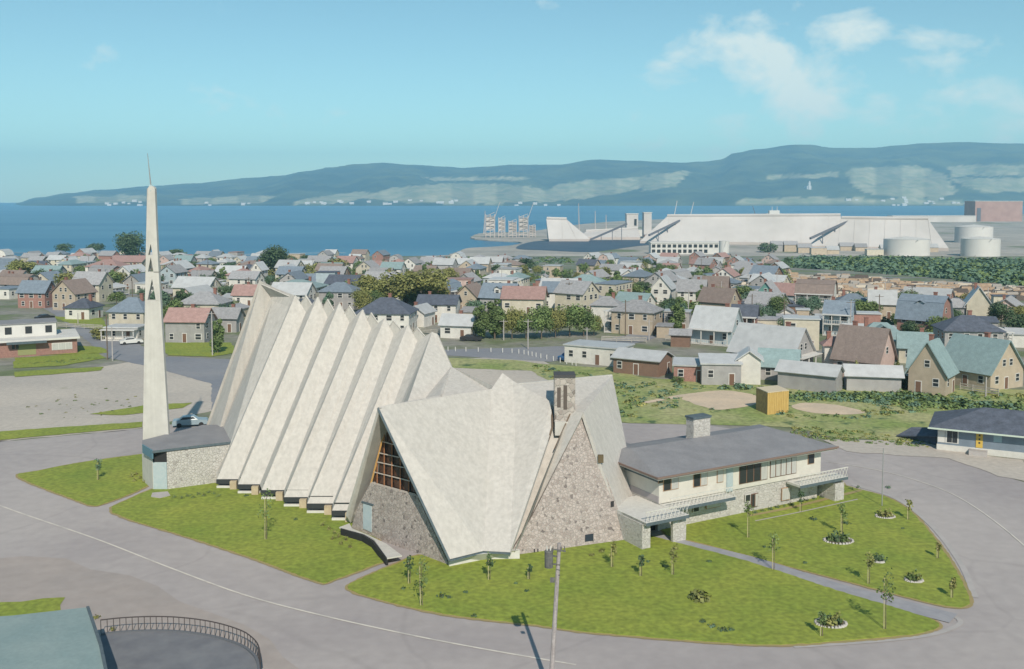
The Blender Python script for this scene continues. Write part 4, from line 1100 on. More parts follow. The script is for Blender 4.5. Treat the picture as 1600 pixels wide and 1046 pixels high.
H(196, 424, 60, 5, 'gable', -6, 'tan', 'dull red', 'brick-tan house with wide red roof under the round dark tree', rh=3)
H(112, 424, 50, 4.6, 'flat', -4, 'white', 'silver', 'white flat block left of the wide red roof', rh=0)
H(305, 458, 60, 3.4, 'flat', -8, 'white', 'silver', 'white low building just right of the steeple openings', rh=0, chimney=False)
H(402, 444, 22, 6.0, 'gable', 80, 'white', 'silver', 'narrow white gable above the nave shoulder', rh=3)
# --- flat-roofed building at the left edge
lb = empty('flat_building', G(60, 560), 'low brick building with white upper floor, left edge across the road', 'building')
q0, q1 = G(-60, 564, 0), G(121, 552, 0)
ud = (q1 - q0).normalized(); vd = Vector((-ud.y, ud.x, 0)); LL = (q1 - q0).length
def lbox(nm, u0, u1, v0, v1, z0, z1, m, par=lb):
    m_ = MB(); P8 = [q0 + ud * u + vd * v + UP * z for z in (z0, z1) for (u, v) in ((u0, v0), (u1, v0), (u1, v1), (u0, v1))]
    return m_.add(P8, [(0, 3, 2, 1), (4, 5, 6, 7), (0, 1, 5, 4), (1, 2, 6, 5), (2, 3, 7, 6), (3, 0, 4, 7)]).build(nm, m, par)
lbox('wall', 0, LL, 0, 12, 0, 3.0, WALLS['brick red']); lbox('flat_roof', -.4, LL + .5, -.8, 12.5, 3.0, 3.4, TRIM)
lbox('upper_wall', 0, LL - 3.5, 4, 11, 3.4, 5.9, TRIM); lbox('flat_roof', -.2, LL - 3.3, 3.8, 11.2, 5.9, 6.1, ROOFG)
lbox('awning', LL - 12.5, LL - 5.5, -1.6, -.82, 2.65, 3.05, FASCIA)
lbox('wall_panel', LL - 10.6, LL - 7.4, -.06, -.01, .3, 2.4, mat('olive_panel', (0.25, 0.26, 0.12)))
for a_, b2_ in ((LL - 4.6, LL - .9), (LL - 18, LL - 14.4)):
    wo = lbox('window', a_, b2_, -.08, -.01, .9, 2.3, TRIM)
    for k_ in range(3): lbox('pane', a_ + .1 + k_ * (b2_ - a_ - .1) / 3, a_ + (k_ + 1) * (b2_ - a_ - .1) / 3, -.11, -.08, 1.0, 2.2, CURT, wo)
for k_ in range(6):
    lbox('window', LL - 5.5 - k_ * 3.6, LL - 4.3 - k_ * 3.6, 3.92, 3.99, 4.0, 5.4, GLASS_D)
for a_ in (LL - 11.6, LL - 10.9): lbox('window', a_, a_ + .5, -.08, -.01, 1.6, 2.4, GLASS_D)

# --- blue-grey house at the right edge
bh = empty('bungalow', G(1500, 708, 0), 'blue-grey bungalow with dark hipped roof and yellow door, right edge', 'house')
c0 = G(1464, 703, 0); c1 = G(1567, 714, 0); ub_ = (c1 - c0); ub_.z = 0; ub_.normalize(); vb_ = Vector((-ub_.y, ub_.x, 0))
def bb_(nm, u0, u1, v0, v1, z0, z1, m, par=bh):
    m_ = MB(); P8 = [c0 + ub_ * u + vb_ * v + UP * z for z in (z0, z1) for (u, v) in ((u0, v0), (u1, v0), (u1, v1), (u0, v1))]
    return m_.add(P8, [(0, 3, 2, 1), (4, 5, 6, 7), (0, 1, 5, 4), (1, 2, 6, 5), (2, 3, 7, 6), (3, 0, 4, 7)]).build(nm, m, par)
BB = cm_('slate_blue_boards', (0.20, 0.25, 0.31), scale=1, bands=('Z', 2.4), bump=.4)
bb_('foundation', -.05, 16, -.05, 8, -.1, .75, WHITE)
bb_('wall', 0, 16, 0, 8, .75, 2.9, BB)
m_ = MB()
def bp_(u, v, z): return c0 + ub_ * u + vb_ * v + UP * z
for q in ([bp_(-1, -1, 2.9), bp_(17, -1, 2.9), bp_(11, 4, 5.0), bp_(5.0, 4, 5.0)], [bp_(17, -1, 2.9), bp_(17, 9, 2.9), bp_(11, 4, 5)], [bp_(17, 9, 2.9), bp_(-1, 9, 2.9), bp_(5, 4, 5), bp_(11, 4, 5)], [bp_(-1, 9, 2.9), bp_(-1, -1, 2.9), bp_(5, 4, 5)]):
    m_.slab(q, .15, down=(0, 0, -1))
m_.build('roof', ROOFS['dark'], bh)
bb_('gutter', -1.05, 17, -1.12, -1.0, 2.75, 2.93, mat('pale_green_trim', (.5, .58, .5)))
wo = bb_('window', .9, 2.4, -.05, 0, 1.0, 2.6, TRIM); bb_('pane', 1.1, 1.65, -.08, -.05, 1.1, 2.5, GLASS_D, wo); bb_('pane', 1.7, 2.25, -.08, -.05, 1.1, 2.5, GLASS_D, wo)
bb_('wall_panel', .05, .85, -.04, -.01, 1.0, 2.7, TRIM)
dr = bb_('door', 4.3, 5.05, -.07, 0, .8, 2.75, mat('yellow_door', (0.55, 0.38, 0.08)))
for k_ in range(3): bb_('pane', 4.58, 4.78, -.09, -.07, 1.3 + k_ * .45, 1.5 + k_ * .45, GLASS_D, dr)
bb_('window', 6.2, 7.1, -.05, 0, 1.7, 2.6, mat('blue_window', (.3, .42, .46)))
bb_('step', 3.6, 5.6, -1.3, -.05, 0, .6, PV); 
ws = empty('wood_shed', bp_(-4.5, 3, 0), 'low dark lean-to left of the blue-grey bungalow', 'shed')
MB().slab([bp_(-5.2, 4.5, .2), bp_(-.2, 1.8, 1.3), bp_(-.2, 6, 1.5), bp_(-3.5, 6, 1.2)], .15, down=(0, 0, -1)).build('roof', ROOFS['dark'], ws)
MB().slab([bp_(-3.8, 4.2, 0), bp_(-.3, 2.2, 0), bp_(-.3, 2.2, 1.2), bp_(-3.8, 4.2, .4)], .15, down=(0, 1, 0)).build('wall', ROOFS['dark'], ws)

# --- yellow plank store
yb = empty('plank_shed', G(1205, 650), 'yellow board shed standing on the sand in the meadow', 'shed')
a0, a1, a2 = G(1181, 641, 0), G(1199, 649, 0), G(1232, 645, 0)
YW = mat('yellow_boards', (0.55, 0.38, 0.13), (0.46, 0.30, 0.09), scale=2, stretch=(4, 4, .5))
YD = mat('ochre_boards', (0.42, 0.29, 0.12), (0.3, 0.2, 0.1), scale=2)
for (p, q, m__, n_) in ((a0, a1, YD, 7), (a1, a2, YW, 12)):
    for k_ in range(n_):
        s0 = p.lerp(q, k_ / n_ + .003); s1 = p.lerp(q, (k_ + 1) / n_ - .006)
        hh_ = 3.15 + random.uniform(-.04, .04)
        slab('plank', [s0, s1, s1 + UP * hh_, s0 + UP * hh_], .06 + random.uniform(0, .03), m__, yb)
slab('back_wall', [a0 + (a2 - a1), a2, a2 + UP * 3.1, a0 + (a2 - a1) + UP * 3.1], .08, YD, yb, down=(0, -1, 0))
slab('back_wall', [a0 + (a2 - a1), a0, a0 + UP * 3.1, a0 + (a2 - a1) + UP * 3.1], .08, YD, yb, down=(1, 0, 0))
slab('roof', [a0 + UP * 3.35, a1 + UP * 3.3, a2 + UP * 3.3, a0 + (a2 - a1) + UP * 3.35], .12, mat('pale_boards', (0.55, 0.47, 0.34)), yb, down=(0, 0, -1))

# --- teal roofed house and curved railing in the near corner
th_ = empty('near_house', G(60, 1040, 0), 'near building with large teal roof in the bottom left corner', 'house')
TZ = 3.4
TR = mat('flat_teal_roofing', (0.24, 0.31, 0.31), (0.20, 0.275, 0.28), scale=.3, fine=(4, .06))
e_ = [G(-150, 972, TZ), G(20, 962, TZ), G(137, 949, TZ), G(157, 1008, TZ), G(170, 1070, TZ - .2), G(-150, 1120, TZ - .2)]
slab('roof', e_, .35, TR, th_, down=(0, 0, -1))
MB().tube(e_[2] + UP * -.02, e_[3] + UP * -.02, .13, .13, 4).tube(e_[3] + UP * -.02, e_[4] + UP * -.02, .13, .13, 4).build('gutter', FASCIA, th_)
pb_ = MB(); ring = [G(-140, 985, TZ), G(20, 974, TZ), G(132, 962, TZ), G(152, 1016, TZ), G(160, 1060, TZ), G(-140, 1100, TZ)]
base = [Vector((p.x, p.y, 0)) for p in ring]; topp = [Vector((p.x, p.y, TZ - .35)) for p in ring]
pb_.add(base + topp, [(i, (i + 1) % 6, 6 + (i + 1) % 6, 6 + i) for i in range(6)]).build('wall', WALLS['grey'], th_)
rl = empty('railing', G(270, 990, 0), 'curved iron railing around the dark court, bottom left', 'railing')
rc = smooth_px([(158, 993), (190, 989.5), (230, 987.5), (270, 988), (310, 992), (345, 999), (375, 1009), (392, 1019), (404, 1034), (408, 1060)], 5, closed=False)
gp = [G(a, b_, 0) for a, b_ in rc]
IRON = mat('dark_iron', (0.06, 0.05, 0.05))
m_ = MB(); m2 = MB()
for a_, b_ in zip(gp, gp[1:]):
    m_.tube(a_ + UP * 1.12, b_ + UP * 1.12, .045, .045, 5); m2.tube(a_ + UP * .12, b_ + UP * .12, .04, .04, 5)
m_.build('top_rail', IRON, rl); m2.build('bottom_rail', IRON, rl)
# balusters at even spacing
acc = 0; last = gp[0]; bar = mesh('baluster', *(lambda q: (q.v, q.f))(MB().tube((0, 0, 0), (0, 0, 1.1), .026, .026, 5)), IRON)
pos = [gp[0]]
for a_, b_ in zip(gp, gp[1:]):
    seg = (b_ - a_).length; s_ = 0
    while acc + seg - s_ >= .42:
        s_ += .42 - acc; acc = 0; pos.append(a_.lerp(b_, min(1, s_ / seg)))
    acc += seg - s_
for p in pos:
    o_ = link('baluster', bar, rl, True); o_.location = p - Vector(rl.location) + UP * .05
court = [tuple(p[:2]) for p in gp] + [tuple(G(a, b_, 0)[:2]) for a, b_ in [(380, 1100), (160, 1100)]]
sheet('sunken_court', court, 0.07, mat('dark_court', (0.14, 0.145, 0.165), (0.19, 0.195, 0.21), scale=.5, world=True))
m_ = MB()
for a_, b_ in zip(gp, gp[1:]): m_.slab([a_, b_, b_ + UP * .18, a_ + UP * .18], .18, down=(0, -1, 0))
m_.build('kerb_base', mat('dark_kerb', (0.12, 0.13, 0.15)), rl)

# ================================================================== trees and plants
def leaf_mat(name, c, c2):
    return mat(name, c, c2, scale=0.9, rough=0.75, perobj=0.15, lo=.35, hi=.65, fine=(3.0, .3))
LEAF = {'dark': leaf_mat('dark_foliage', (0.045, 0.085, 0.042), (0.09, 0.14, 0.058)),
        'green': leaf_mat('green_foliage', (0.08, 0.135, 0.045), (0.16, 0.21, 0.065)),
        'yellow': leaf_mat('olive_foliage', (0.14, 0.16, 0.045), (0.26, 0.25, 0.08)),
        'blue': leaf_mat('blue_green_foliage', (0.07, 0.13, 0.09), (0.12, 0.19, 0.115))}
BARK = mat('bark', (0.16, 0.12, 0.09), (0.10, 0.08, 0.06), scale=4)
BIRCH = mat('pale_bark', (0.45, 0.42, 0.38), (0.3, 0.28, 0.25), scale=4)
def crown_mesh(kind, n, seed, leaf, ls):
    rnd = random.Random(seed); v, f = [], []
    lobes = []
    if kind == 'round': lobes = [((rnd.uniform(-.28, .28), rnd.uniform(-.28, .28), rnd.uniform(.38, .78)), rnd.uniform(.16, .27)) for _ in range(13)]
    elif kind == 'poplar': lobes = [((rnd.uniform(-.14, .14), rnd.uniform(-.14, .14), .16 + .78 * k / 11), .17 * (1 - abs(k / 11 - .4) * .9)) for k in range(12)]
    elif kind == 'spread': lobes = [((rnd.uniform(-.5, .5), rnd.uniform(-.4, .4), rnd.uniform(.35, .75)), rnd.uniform(.12, .22)) for _ in range(20)]
    elif kind == 'conifer': lobes = [((0, 0, .12 + .86 * k / 10), .2 * (1 - k / 10.5)) for k in range(11)]
    else: lobes = [((rnd.uniform(-.35, .35), rnd.uniform(-.35, .35), rnd.uniform(.2, .65)), rnd.uniform(.15, .28)) for _ in range(9)]
    tot = sum(r ** 2 for _, r in lobes)
    for (c, r) in lobes:
        k = max(3, int(n * r * r / tot))
        for _ in range(k):
            d = Vector((rnd.gauss(0, 1), rnd.gauss(0, 1), rnd.gauss(0, 1))).normalized()
            p = Vector(c) + d * r * rnd.uniform(.55, 1.12)
            nn = (d + Vector((rnd.gauss(0, .5), rnd.gauss(0, .5), rnd.gauss(0.2, .5)))).normalized()
            a = nn.orthogonal().normalized(); b_ = nn.cross(a); s = ls * rnd.uniform(.6, 1.3)
            an = rnd.uniform(0, 6.28); a, b_ = a * math.cos(an) + b_ * math.sin(an), b_ * math.cos(an) - a * math.sin(an)
            i = len(v); v += [p - a * s, p + b_ * s * .7, p + a * s, p - b_ * s * .6]; f.append((i, i + 1, i + 2, i + 3))
    return mesh('crown', v, f, leaf)
def trunk_mesh(kind, seed, m):
    rnd = random.Random(seed); t_ = MB()
    t_.tube((0, 0, -.05), (0, 0, .45), .022, .015, 7); t_.tube((0, 0, .45), (.02, 0, .8), .015, .004, 5)
    for k in range(6 if kind not in ('conifer', 'poplar') else 3):
        an = rnd.uniform(0, 6.28); z = rnd.uniform(.25, .55)
        t_.tube((0, 0, z), (.25 * math.cos(an), .25 * math.sin(an), z + .25), .010, .003, 5)
    return mesh('trunk', t_.v, t_.f, m)
CR = {}
def crown(kind, leaf, lod, k):
    key = (kind, leaf, lod, k)
    if key not in CR: CR[key] = crown_mesh(kind, {0: 3800, 1: 1100, 2: 320}[lod], hash((kind, k)) % 999 if False else (len(kind) * 7 + k * 13), LEAF[leaf], {0: .030, 1: .05, 2: .085}[lod])
    return CR[key]
TK = {(k, s): trunk_mesh(k, s, BARK if k != 'spread' else BIRCH) for k in ('round', 'poplar', 'spread', 'conifer', 'bush') for s in (1, 2)}
def tree(px, py, hm, kind, leaf, label, group, name='tree', cat='tree', wide=1.0, z=None, p=None):
    g = p if p is not None else (G(px, py) if z is None else G(px, py, z))
    o_ = empty(name, g, label, cat, group, random.uniform(0, 6.28))
    hp_ = hm / g.y * F
    lod = 0 if hp_ > 34 else (1 if hp_ > 12 else 2)
    c_ = link('crown', crown(kind, leaf, lod, random.randint(0, 3)), o_, True)
    t_ = link('trunk', TK[(kind, random.choice((1, 2)))], o_, True)
    o_.scale = (hm * wide, hm * wide, hm)
    return o_
def hpx(px, py, topy): # tree height in metres from its top pixel
    g = G(px, py); return (py - topy) / F * g.y * 1.03
def T(px, py, topy, kind, leaf, label, group='trees standing in the town', **k): return tree(px, py, hpx(px, py, topy), kind, leaf, label, group, **k)
T(205, 412, 364, 'round', 'dark', 'big round dark tree at the shore left of the steeple', wide=1.1)
T(424, 432, 386, 'round', 'dark', 'dark round tree above the nave shoulder', wide=1.35)
T(436, 440, 412, 'bush', 'yellow', 'olive bush in front of the dark round tree above the nave', wide=1.7)
T(525, 428, 400, 'round', 'yellow', 'olive round tree on the shore flat above the nave', wide=1.4)
for k_, (x_, y_, t_, wd) in enumerate([(598, 480, 424, 1.35), (628, 482, 417, 1.45), (658, 480, 418, 1.35), (690, 452, 414, 1.2), (575, 462, 430, 1.0)]):
    T(x_, y_, t_, 'spread', 'yellow', ['leftmost tall olive birch of the clump behind the nave', 'middle olive birch of the clump behind the nave, tallest one', 'rightmost tall olive birch of the clump behind the nave', 'thin birch standing apart right of the clump', 'small olive birch at the left foot of the clump'][k_], 'birches behind the nave', wide=wd, name='birch_tree')
for k_, (x_, y_, t_, wd) in enumerate([(752, 530, 478, .55), (773, 530, 470, .55), (800, 530, 482, .6), (822, 530, 484, .7), (846, 530, 474, .65), (868, 528, 484, .6), (890, 526, 474, .75), (912, 526, 480, .75), (928, 524, 488, .6)]):
    T(x_, y_, t_, 'poplar' if k_ < 2 else 'round', ['green', 'green', 'yellow'][k_ % 3], '%s tree from the left in the row along the street behind the chancel' % ['first', 'second', 'third', 'fourth', 'fifth', 'sixth', 'seventh', 'eighth', 'ninth'][k_], 'row of trees along the street', wide=wd * (2.0 if k_ < 2 else 1.3), name='street_tree')
for k_, (x_, t_) in enumerate([(1325, 566), (1337, 560), (1350, 578), (1361, 577), (1371, 570), (1383, 576), (1397, 566), (1402, 560)]):
    T(x_, 604, t_, 'conifer', 'yellow' if k_ in (0, 1, 7) else 'green', '%s small conifer from the left before the taupe roofed house' % ['first', 'second', 'third', 'fourth', 'fifth', 'sixth', 'seventh', 'eighth'][k_], 'conifers by the taupe house', wide=1.1, name='conifer')
for (x_, y_, t_, kd, lf, wd, lb_) in [(38, 440, 404, 'round', 'yellow', 1.5, 'bushy olive tree at the far left edge'), (100, 398, 380, 'round', 'dark', 1.5, 'small dark shore tree, leftmost'), (150, 396, 378, 'round', 'dark', 1.6, 'pair-like dark shore tree left of the big round tree'), (275, 400, 386, 'bush', 'green', 2.2, 'low spreading shore tree right of the steeple'),
        (205, 446, 420, 'round', 'green', .9, 'green tree close left of the steeple openings'), (75, 462, 440, 'round', 'dark', 1.0, 'dark tree between brick house and ochre gable'), (330, 450, 426, 'spread', 'dark', 1.6, 'wide dark tree right of the steeple, before white low building'), (360, 424, 410, 'round', 'dark', 1.3, 'small dark tree mid left above the red cottage'), (390, 464, 440, 'round', 'green', 1.2, 'green tree behind the nave shoulder'),
        (160, 530, 508, 'bush', 'yellow', 1.7, 'olive bush beside the dark utility pole'), (485, 450, 420, 'spread', 'yellow', 1.4, 'olive tree behind the grey-green hipped roof'), (545, 470, 436, 'spread', 'green', 1.0, 'green tree left of the birch clump'),
        (825, 424, 404, 'round', 'dark', 1.6, 'dark blue-green tree below the dark pond'), (1006, 460, 438, 'round', 'dark', 1.3, 'dark tree above the steep white gable'), (960, 462, 430, 'spread', 'green', 1.6, 'tall loose tree right of the slate-green roof'), (1130, 480, 452, 'round', 'green', .9, 'green tree beside the dark red gabled house'),
        (1450, 566, 548, 'bush', 'dark', 1.4, 'dark bush between the teal roofs'), (1420, 606, 578, 'bush', 'dark', 2.0, 'black-green bushes left of the tan gable front'), (1245, 606, 590, 'bush', 'dark', 2.0, 'dark bush left of the long grey shed'), (340, 552, 500, 'poplar', 'green', .9, 'slim young poplar with pale post on the round verge'),
        (1200, 395, 378, 'bush', 'dark', 1.6, 'small dark tree below the long white store'), (1060, 598, 586, 'bush', 'green', 1.4, 'bush by the dark red shed'), (1018, 582, 566, 'bush', 'yellow', 1.5, 'pale bush against the low brown barn'), (230, 505, 480, 'bush', 'green', 1.0, 'bush just left of the steeple shaft')]:
    T(x_, y_, t_, kd, lf, lb_, wide=wd)

# ================================================================== town fill: houses and trees one by one
ORD = ['first', 'second', 'third', 'fourth', 'fifth', 'sixth', 'seventh', 'eighth', 'ninth', 'tenth', 'eleventh', 'twelfth', 'thirteenth', 'fourteenth', 'fifteenth', 'sixteenth', 'seventeenth', 'eighteenth', 'nineteenth', 'twentieth'] + ['twenty-%s' % s for s in ('first', 'second', 'third', 'fourth', 'fifth', 'sixth', 'seventh', 'eighth', 'ninth')] + ['thirtieth'] + ['thirty-%s' % s for s in ('first', 'second', 'third', 'fourth', 'fifth', 'sixth', 'seventh', 'eighth', 'ninth')] + ['fortieth'] + ['forty-%s' % s for s in ('first', 'second', 'third', 'fourth', 'fifth', 'sixth', 'seventh', 'eighth', 'ninth')] + ['fiftieth'] + ['fifty-%s' % s for s in ('first', 'second', 'third', 'fourth', 'fifth', 'sixth', 'seventh', 'eighth', 'ninth')] + ['sixtieth'] + ['sixty-%s' % s for s in ('first', 'second', 'third', 'fourth', 'fifth', 'sixth', 'seventh', 'eighth', 'ninth')] + ['seventieth'] + ['seventy-%s' % s for s in ('first', 'second', 'third', 'fourth', 'fifth')]
def free(x, y, r):
    for (a, b_, c_) in OCC:
        if (a - x) ** 2 + (b_ - y) ** 2 < (c_ + r) ** 2: return False
    return True
ROWS = [(548, 500, 'street nearest the meadow'), (500, 478, 'second street back'), (478, 458, 'third street back'), (458, 443, 'fourth street back'), (443, 431, 'fifth street back'), (431, 421, 'sixth street back'), (421, 412, 'seventh street back'), (412, 405, 'street nearest the bay')]
def allowed(px, py):
    if px < 420:
        if py > 520: return False
        if py > 470 and px < 26: return False
        if py > 480 and 150 < px < 420: return py < 505 and px > 230
        if py > 484 and px < 150: return False
        return py > 399
    if px < 700: return py < 490 and py > (408 if px < 600 else 412)
    if px < 1000:
        if 740 < px < 945 and py > 492: return False
        return py < 505 and py > 414
    if px < 1230: return py < 570 and py > (412 if px < 1150 else 414)
    return 474 < py < 570
rnd = random.Random(5)
sel = []
GRID_A = R(-14)
cand = []
yy = 265.0; STREETS = []
while yy < 880:
    ri_ = len(STREETS); STREETS.append(yy)
    step = (16.0 if ri_ % 2 else 25) + (yy - 265) * 0.012
    if ri_ % 2 == 0 and yy > 290:
        yc = yy + 15 + (yy - 265) * .006
        l_, r_ = [], []
        for q in range(-14, 15):
            x_ = q / 14 * .60 * yc; l_.append((x_, yc - x_ * .16 - 2.8)); r_.append((x_, yc - x_ * .16 + 2.8))
        sheet('street', l_ + r_[::-1], 0.05, ASPH2, rough_edge=.5)
    xx = -0.56 * yy
    while xx < 0.56 * yy:
        cand.append((xx + rnd.uniform(-3, 3), yy + rnd.uniform(-3, 3) - xx * 0.16))
        xx += 14.0 + rnd.uniform(0, 5) + (yy - 265) * .010
    yy += step
for (x, y) in cand:
    if y < 240: continue
    z = zt(y)
    v = Vector((x, y, z)) - CAM
    dpt = v.y * CP - v.z * SP * 1.0
    cx_ = v.x; cz_ = v.y * SP + v.z * CP; cy_ = v.y * CP - v.z * SP
    px = 800 + F * cx_ / cy_; py = PPY - F * cz_ / cy_
    if px < -30 or px > 1630 or not allowed(px, py): continue
    if not free(x, y, 5.0): continue
    sel.append((px, py, x, y)); OCC.append((x, y, 5.5))
fillT = []
if len(sel) > 262:
    rnd.shuffle(sel); fillT = sel[262:]; sel = sel[:262]
wl_p = ['white'] * 9 + ['cream'] * 6 + ['grey'] * 5 + ['tan'] * 4 + ['brick red'] * 3 + ['brown'] + ['pale blue'] * 2 + ['pink'] * 2
rf_p = ['grey'] * 9 + ['silver'] * 10 + ['dull red'] * 2 + ['blue-grey'] * 5 + ['dark'] + ['brown'] * 3 + ['teal']
random.seed(21)
for r0, r1, rn in ROWS:
    row = sorted([s for s in sel if r1 <= s[1] < r0])
    cnt = {}
    for s in row:
        wl_, rf_ = rnd.choice(wl_p), rnd.choice(rf_p); kd = rnd.choice(['gable'] * 6 + ['hip'] * 3 + ['flat', 'gambrel'])
        k = (wl_, rf_, kd); cnt[k] = cnt.get(k, 0) + 1
        side = 'far left' if s[0] < 320 else 'left' if s[0] < 640 else 'middle' if s[0] < 960 else 'right' if s[0] < 1280 else 'far right'
        idx = row.index(s)
        kname = {'gable': 'gabled', 'hip': 'hip-roofed', 'flat': 'flat-topped', 'gambrel': 'gambrel'}[kd]
        big = rnd.choice((0, 0, 1))
        h = rnd.choice((2.9, 3.2, 4.6, 5.2)) if kd != 'flat' else rnd.choice((3.2, 5.6))
        g_ = G(s[0], s[1]); Lx = rnd.uniform(8, 11) + 2.5 * big
        house(s[0], s[1], Lx / g_.y * F, h, kd, rnd.choice((-14, -14, 76, -10, 80)) + rnd.uniform(-5, 5) - (20 if s[0] > 880 else 0), wl_, rf_,
              '%s %s house, %s roof, %s from left in the %s' % (wl_, kname, rf_, ORD[idx], rn), wid=Lx, depth=rnd.uniform(6.5, 8.8), far=g_.y > 420, windows=g_.y < 700, chimney=g_.y < 620 and rnd.random() < .7, gallery=rnd.choice((0, 0, 0, 1)) if g_.y < 400 else 0)
# trees of the town
tcand = []
for _ in range(2500):
    px, py = rnd.uniform(-20, 1620), rnd.choice((rnd.uniform(404, 450), rnd.uniform(430, 540)))
    if not allowed(px, py): continue
    g_ = G(px, py)
    if not free(g_.x, g_.y, 0.4): continue
    OCC.append((g_.x, g_.y, 3)); tcand.append((px, py))
    if len(tcand) >= 260: break
for r0, r1, rn in ROWS:
    row = sorted([s for s in tcand if r1 <= s[1] < r0])
    for k_, s in enumerate(row):
        lf = rnd.choice(('dark', 'green', 'green', 'yellow', 'blue')); kd = rnd.choice(('round', 'round', 'bush', 'spread', 'poplar'))
        if kd == 'poplar': kd2, wd = 'poplar', 1.0
        else: kd2, wd = kd, rnd.uniform(.9, 1.3)
        hm = rnd.uniform(3.5, 7.5)
        tree(s[0], s[1], hm, kd2, lf, '%s %s tree, %s garden tree from the left in the %s' % (lf if lf != 'yellow' else 'olive', 'slim' if kd == 'poplar' else 'bushy', ORD[k_], rn), 'garden trees of the town', wide=wd, name='garden_tree')

# garden sheds and board fences between the houses
sheds = []
for _ in range(4000):
    px, py = rnd.uniform(-10, 1610), rnd.uniform(412, 545)
    if not allowed(px, py): continue
    g_ = G(px, py)
    if not free(g_.x, g_.y, 0.2): continue
    OCC.append((g_.x, g_.y, 3)); sheds.append((px, py))
    if len(sheds) >= 120: break
for r0, r1, rn in ROWS:
    row = sorted([q for q in sheds if r1 <= q[1] < r0])
    for k_, q in enumerate(row):
        g_ = G(*q); kd = rnd.choice(('gable', 'shed', 'flat')); L_ = rnd.uniform(3.2, 6)
        wl_, rf_ = rnd.choice(('grey', 'white', 'brown', 'tan', 'cream')), rnd.choice(('grey', 'silver', 'dark'))
        house(q[0], q[1], L_ / g_.y * F, rnd.uniform(2.1, 2.8), kd, rnd.choice((-14, 76)), wl_, rf_, '%s garden shed, %s roof, %s shed from the left in the %s' % (wl_, rf_, ORD[k_], rn), wid=L_, depth=rnd.uniform(3, 4), windows=False, chimney=False, group='garden sheds of the town', name='garden_shed', cat='shed', rh=.9 if kd != 'flat' else 0)
FW = mat('grey_fence_boards', (0.42, 0.39, 0.35), (0.3, 0.28, 0.25), scale=2)
for k_, (xa, ya, xb, yb_) in enumerate([(90, 512, 160, 516), (262, 532, 330, 531), (940, 534, 1010, 536), (1040, 532, 1100, 536), (1240, 604, 1300, 606), (1415, 606, 1440, 612), (1500, 610, 1560, 620), (640, 520, 690, 524), (860, 512, 930, 515), (1050, 500, 1100, 504), (1180, 508, 1250, 512), (1270, 500, 1320, 504), (1390, 522, 1440, 528), (440, 480, 520, 484), (60, 462, 110, 466)]):
    a_, b_ = G(xa, ya), G(xb, yb_); o_ = empty('board_fence', a_, 'weathered board fence, %s of the board fences counted from the church side' % ORD[k_], 'fence', 'board fences of the town')
    n_ = max(3, int((b_ - a_).length / 2.4)); m_ = MB()
    for q in range(n_ + 1):
        p = a_.lerp(b_, q / n_); MB().tube(p, p + UP * 1.25, .07, .07, 4).build('post', FW, o_)
    for zz_ in (.3, .65, 1.0): MB().slab([a_ + UP * zz_, b_ + UP * zz_, b_ + UP * (zz_ + .2), a_ + UP * (zz_ + .2)], .04, down=(0, 1, 0)).build('rail', FW, o_)

# ================================================================== harbour
WSHED = mat('white_sheeting', (0.54, 0.515, 0.50), (0.46, 0.44, 0.425), scale=.03, world=True, stretch=(1, 1, 1), detail=6)
PINKS = mat('weathered_sheeting', (0.50, 0.44, 0.41), (0.40, 0.36, 0.34), scale=.03, world=True)
CONV = mat('conveyor_steel', (0.12, 0.13, 0.16))
def hp_pt(px, py, d): return P(px, py, d)
def long_shed(name, label, px0, py0, px1, py1, top0, top1, halfw, cat='storage shed', hip=(0.0, 0.0), m=WSHED):
    """px0,py0..px1,py1: front eave foot at LOW; top: ridge pixel rows"""
    a = G(px0, py0, LOW); b_ = G(px1, py1, LOW)
    u = (b_ - a); Ln = u.length; u.normalize(); v = Vector((-u.y, u.x, 0))
    def rz_(p, top): # ridge height
        q = p + v * halfw
        return CAMH + (HZ - top) / F * q.y
    r0 = a + v * halfw + u * hip[0]; r0.z = rz_(a, top0); r1 = b_ + v * halfw - u * hip[1]; r1.z = rz_(b_, top1)
    o_ = empty(name, a, label, cat)
    ez = 3.0
    e0, e1 = a + UP * ez, b_ + UP * ez; f0, f1 = a + v * halfw * 2 + UP * ez, b_ + v * halfw * 2 + UP * ez
    m_ = MB()
    for q in ([e0, e1, r1, r0], [f1, f0, r0, r1], [e1, f1, r1], [f0, e0, r0]): m_.slab(q, .5, down=(0, 0, -1))
    m_.build('roof', m, o_)
    w_ = MB(); base = [a, b_, b_ + v * halfw * 2, a + v * halfw * 2]; ins = [p + UP * (ez + .1) for p in base]
    w_.add(base + ins, [(i, (i + 1) % 4, 4 + (i + 1) % 4, 4 + i) for i in range(4)]).build('wall', PINKS, o_)
    # roof ribs, one every few metres
    n = int(Ln / 14)
    rb = MB()
    for k in range(1, n):
        p0 = e0.lerp(e1, k / n); p1 = r0.lerp(r1, min(1, max(0, (k / n * Ln - hip[0]) / max(1, Ln - hip[0] - hip[1]))))
        rb.tube(p0 + UP * .3, p1 + UP * .3, .22, .22, 4)
    rb.build('roof_rib', m, o_)
    mv = MB(); mv.tube(r0 + UP * .8, r1 + UP * .8, 1.6, 1.6, 6); mv.build('ridge_vent', m, o_)
    return o_, (a, b_, u, v, r0, r1)
s1, g1 = long_shed('storage_shed', 'longest white storage shed of the harbour, centre right', 1000, 381, 1318, 385, 338, 337, 34, hip=(26, 2))
s2, g2 = long_shed('storage_shed', 'right-hand white storage shed with slanting conveyor at its left end', 1262, 389, 1482, 393, 341, 343, 32, hip=(30, 18))
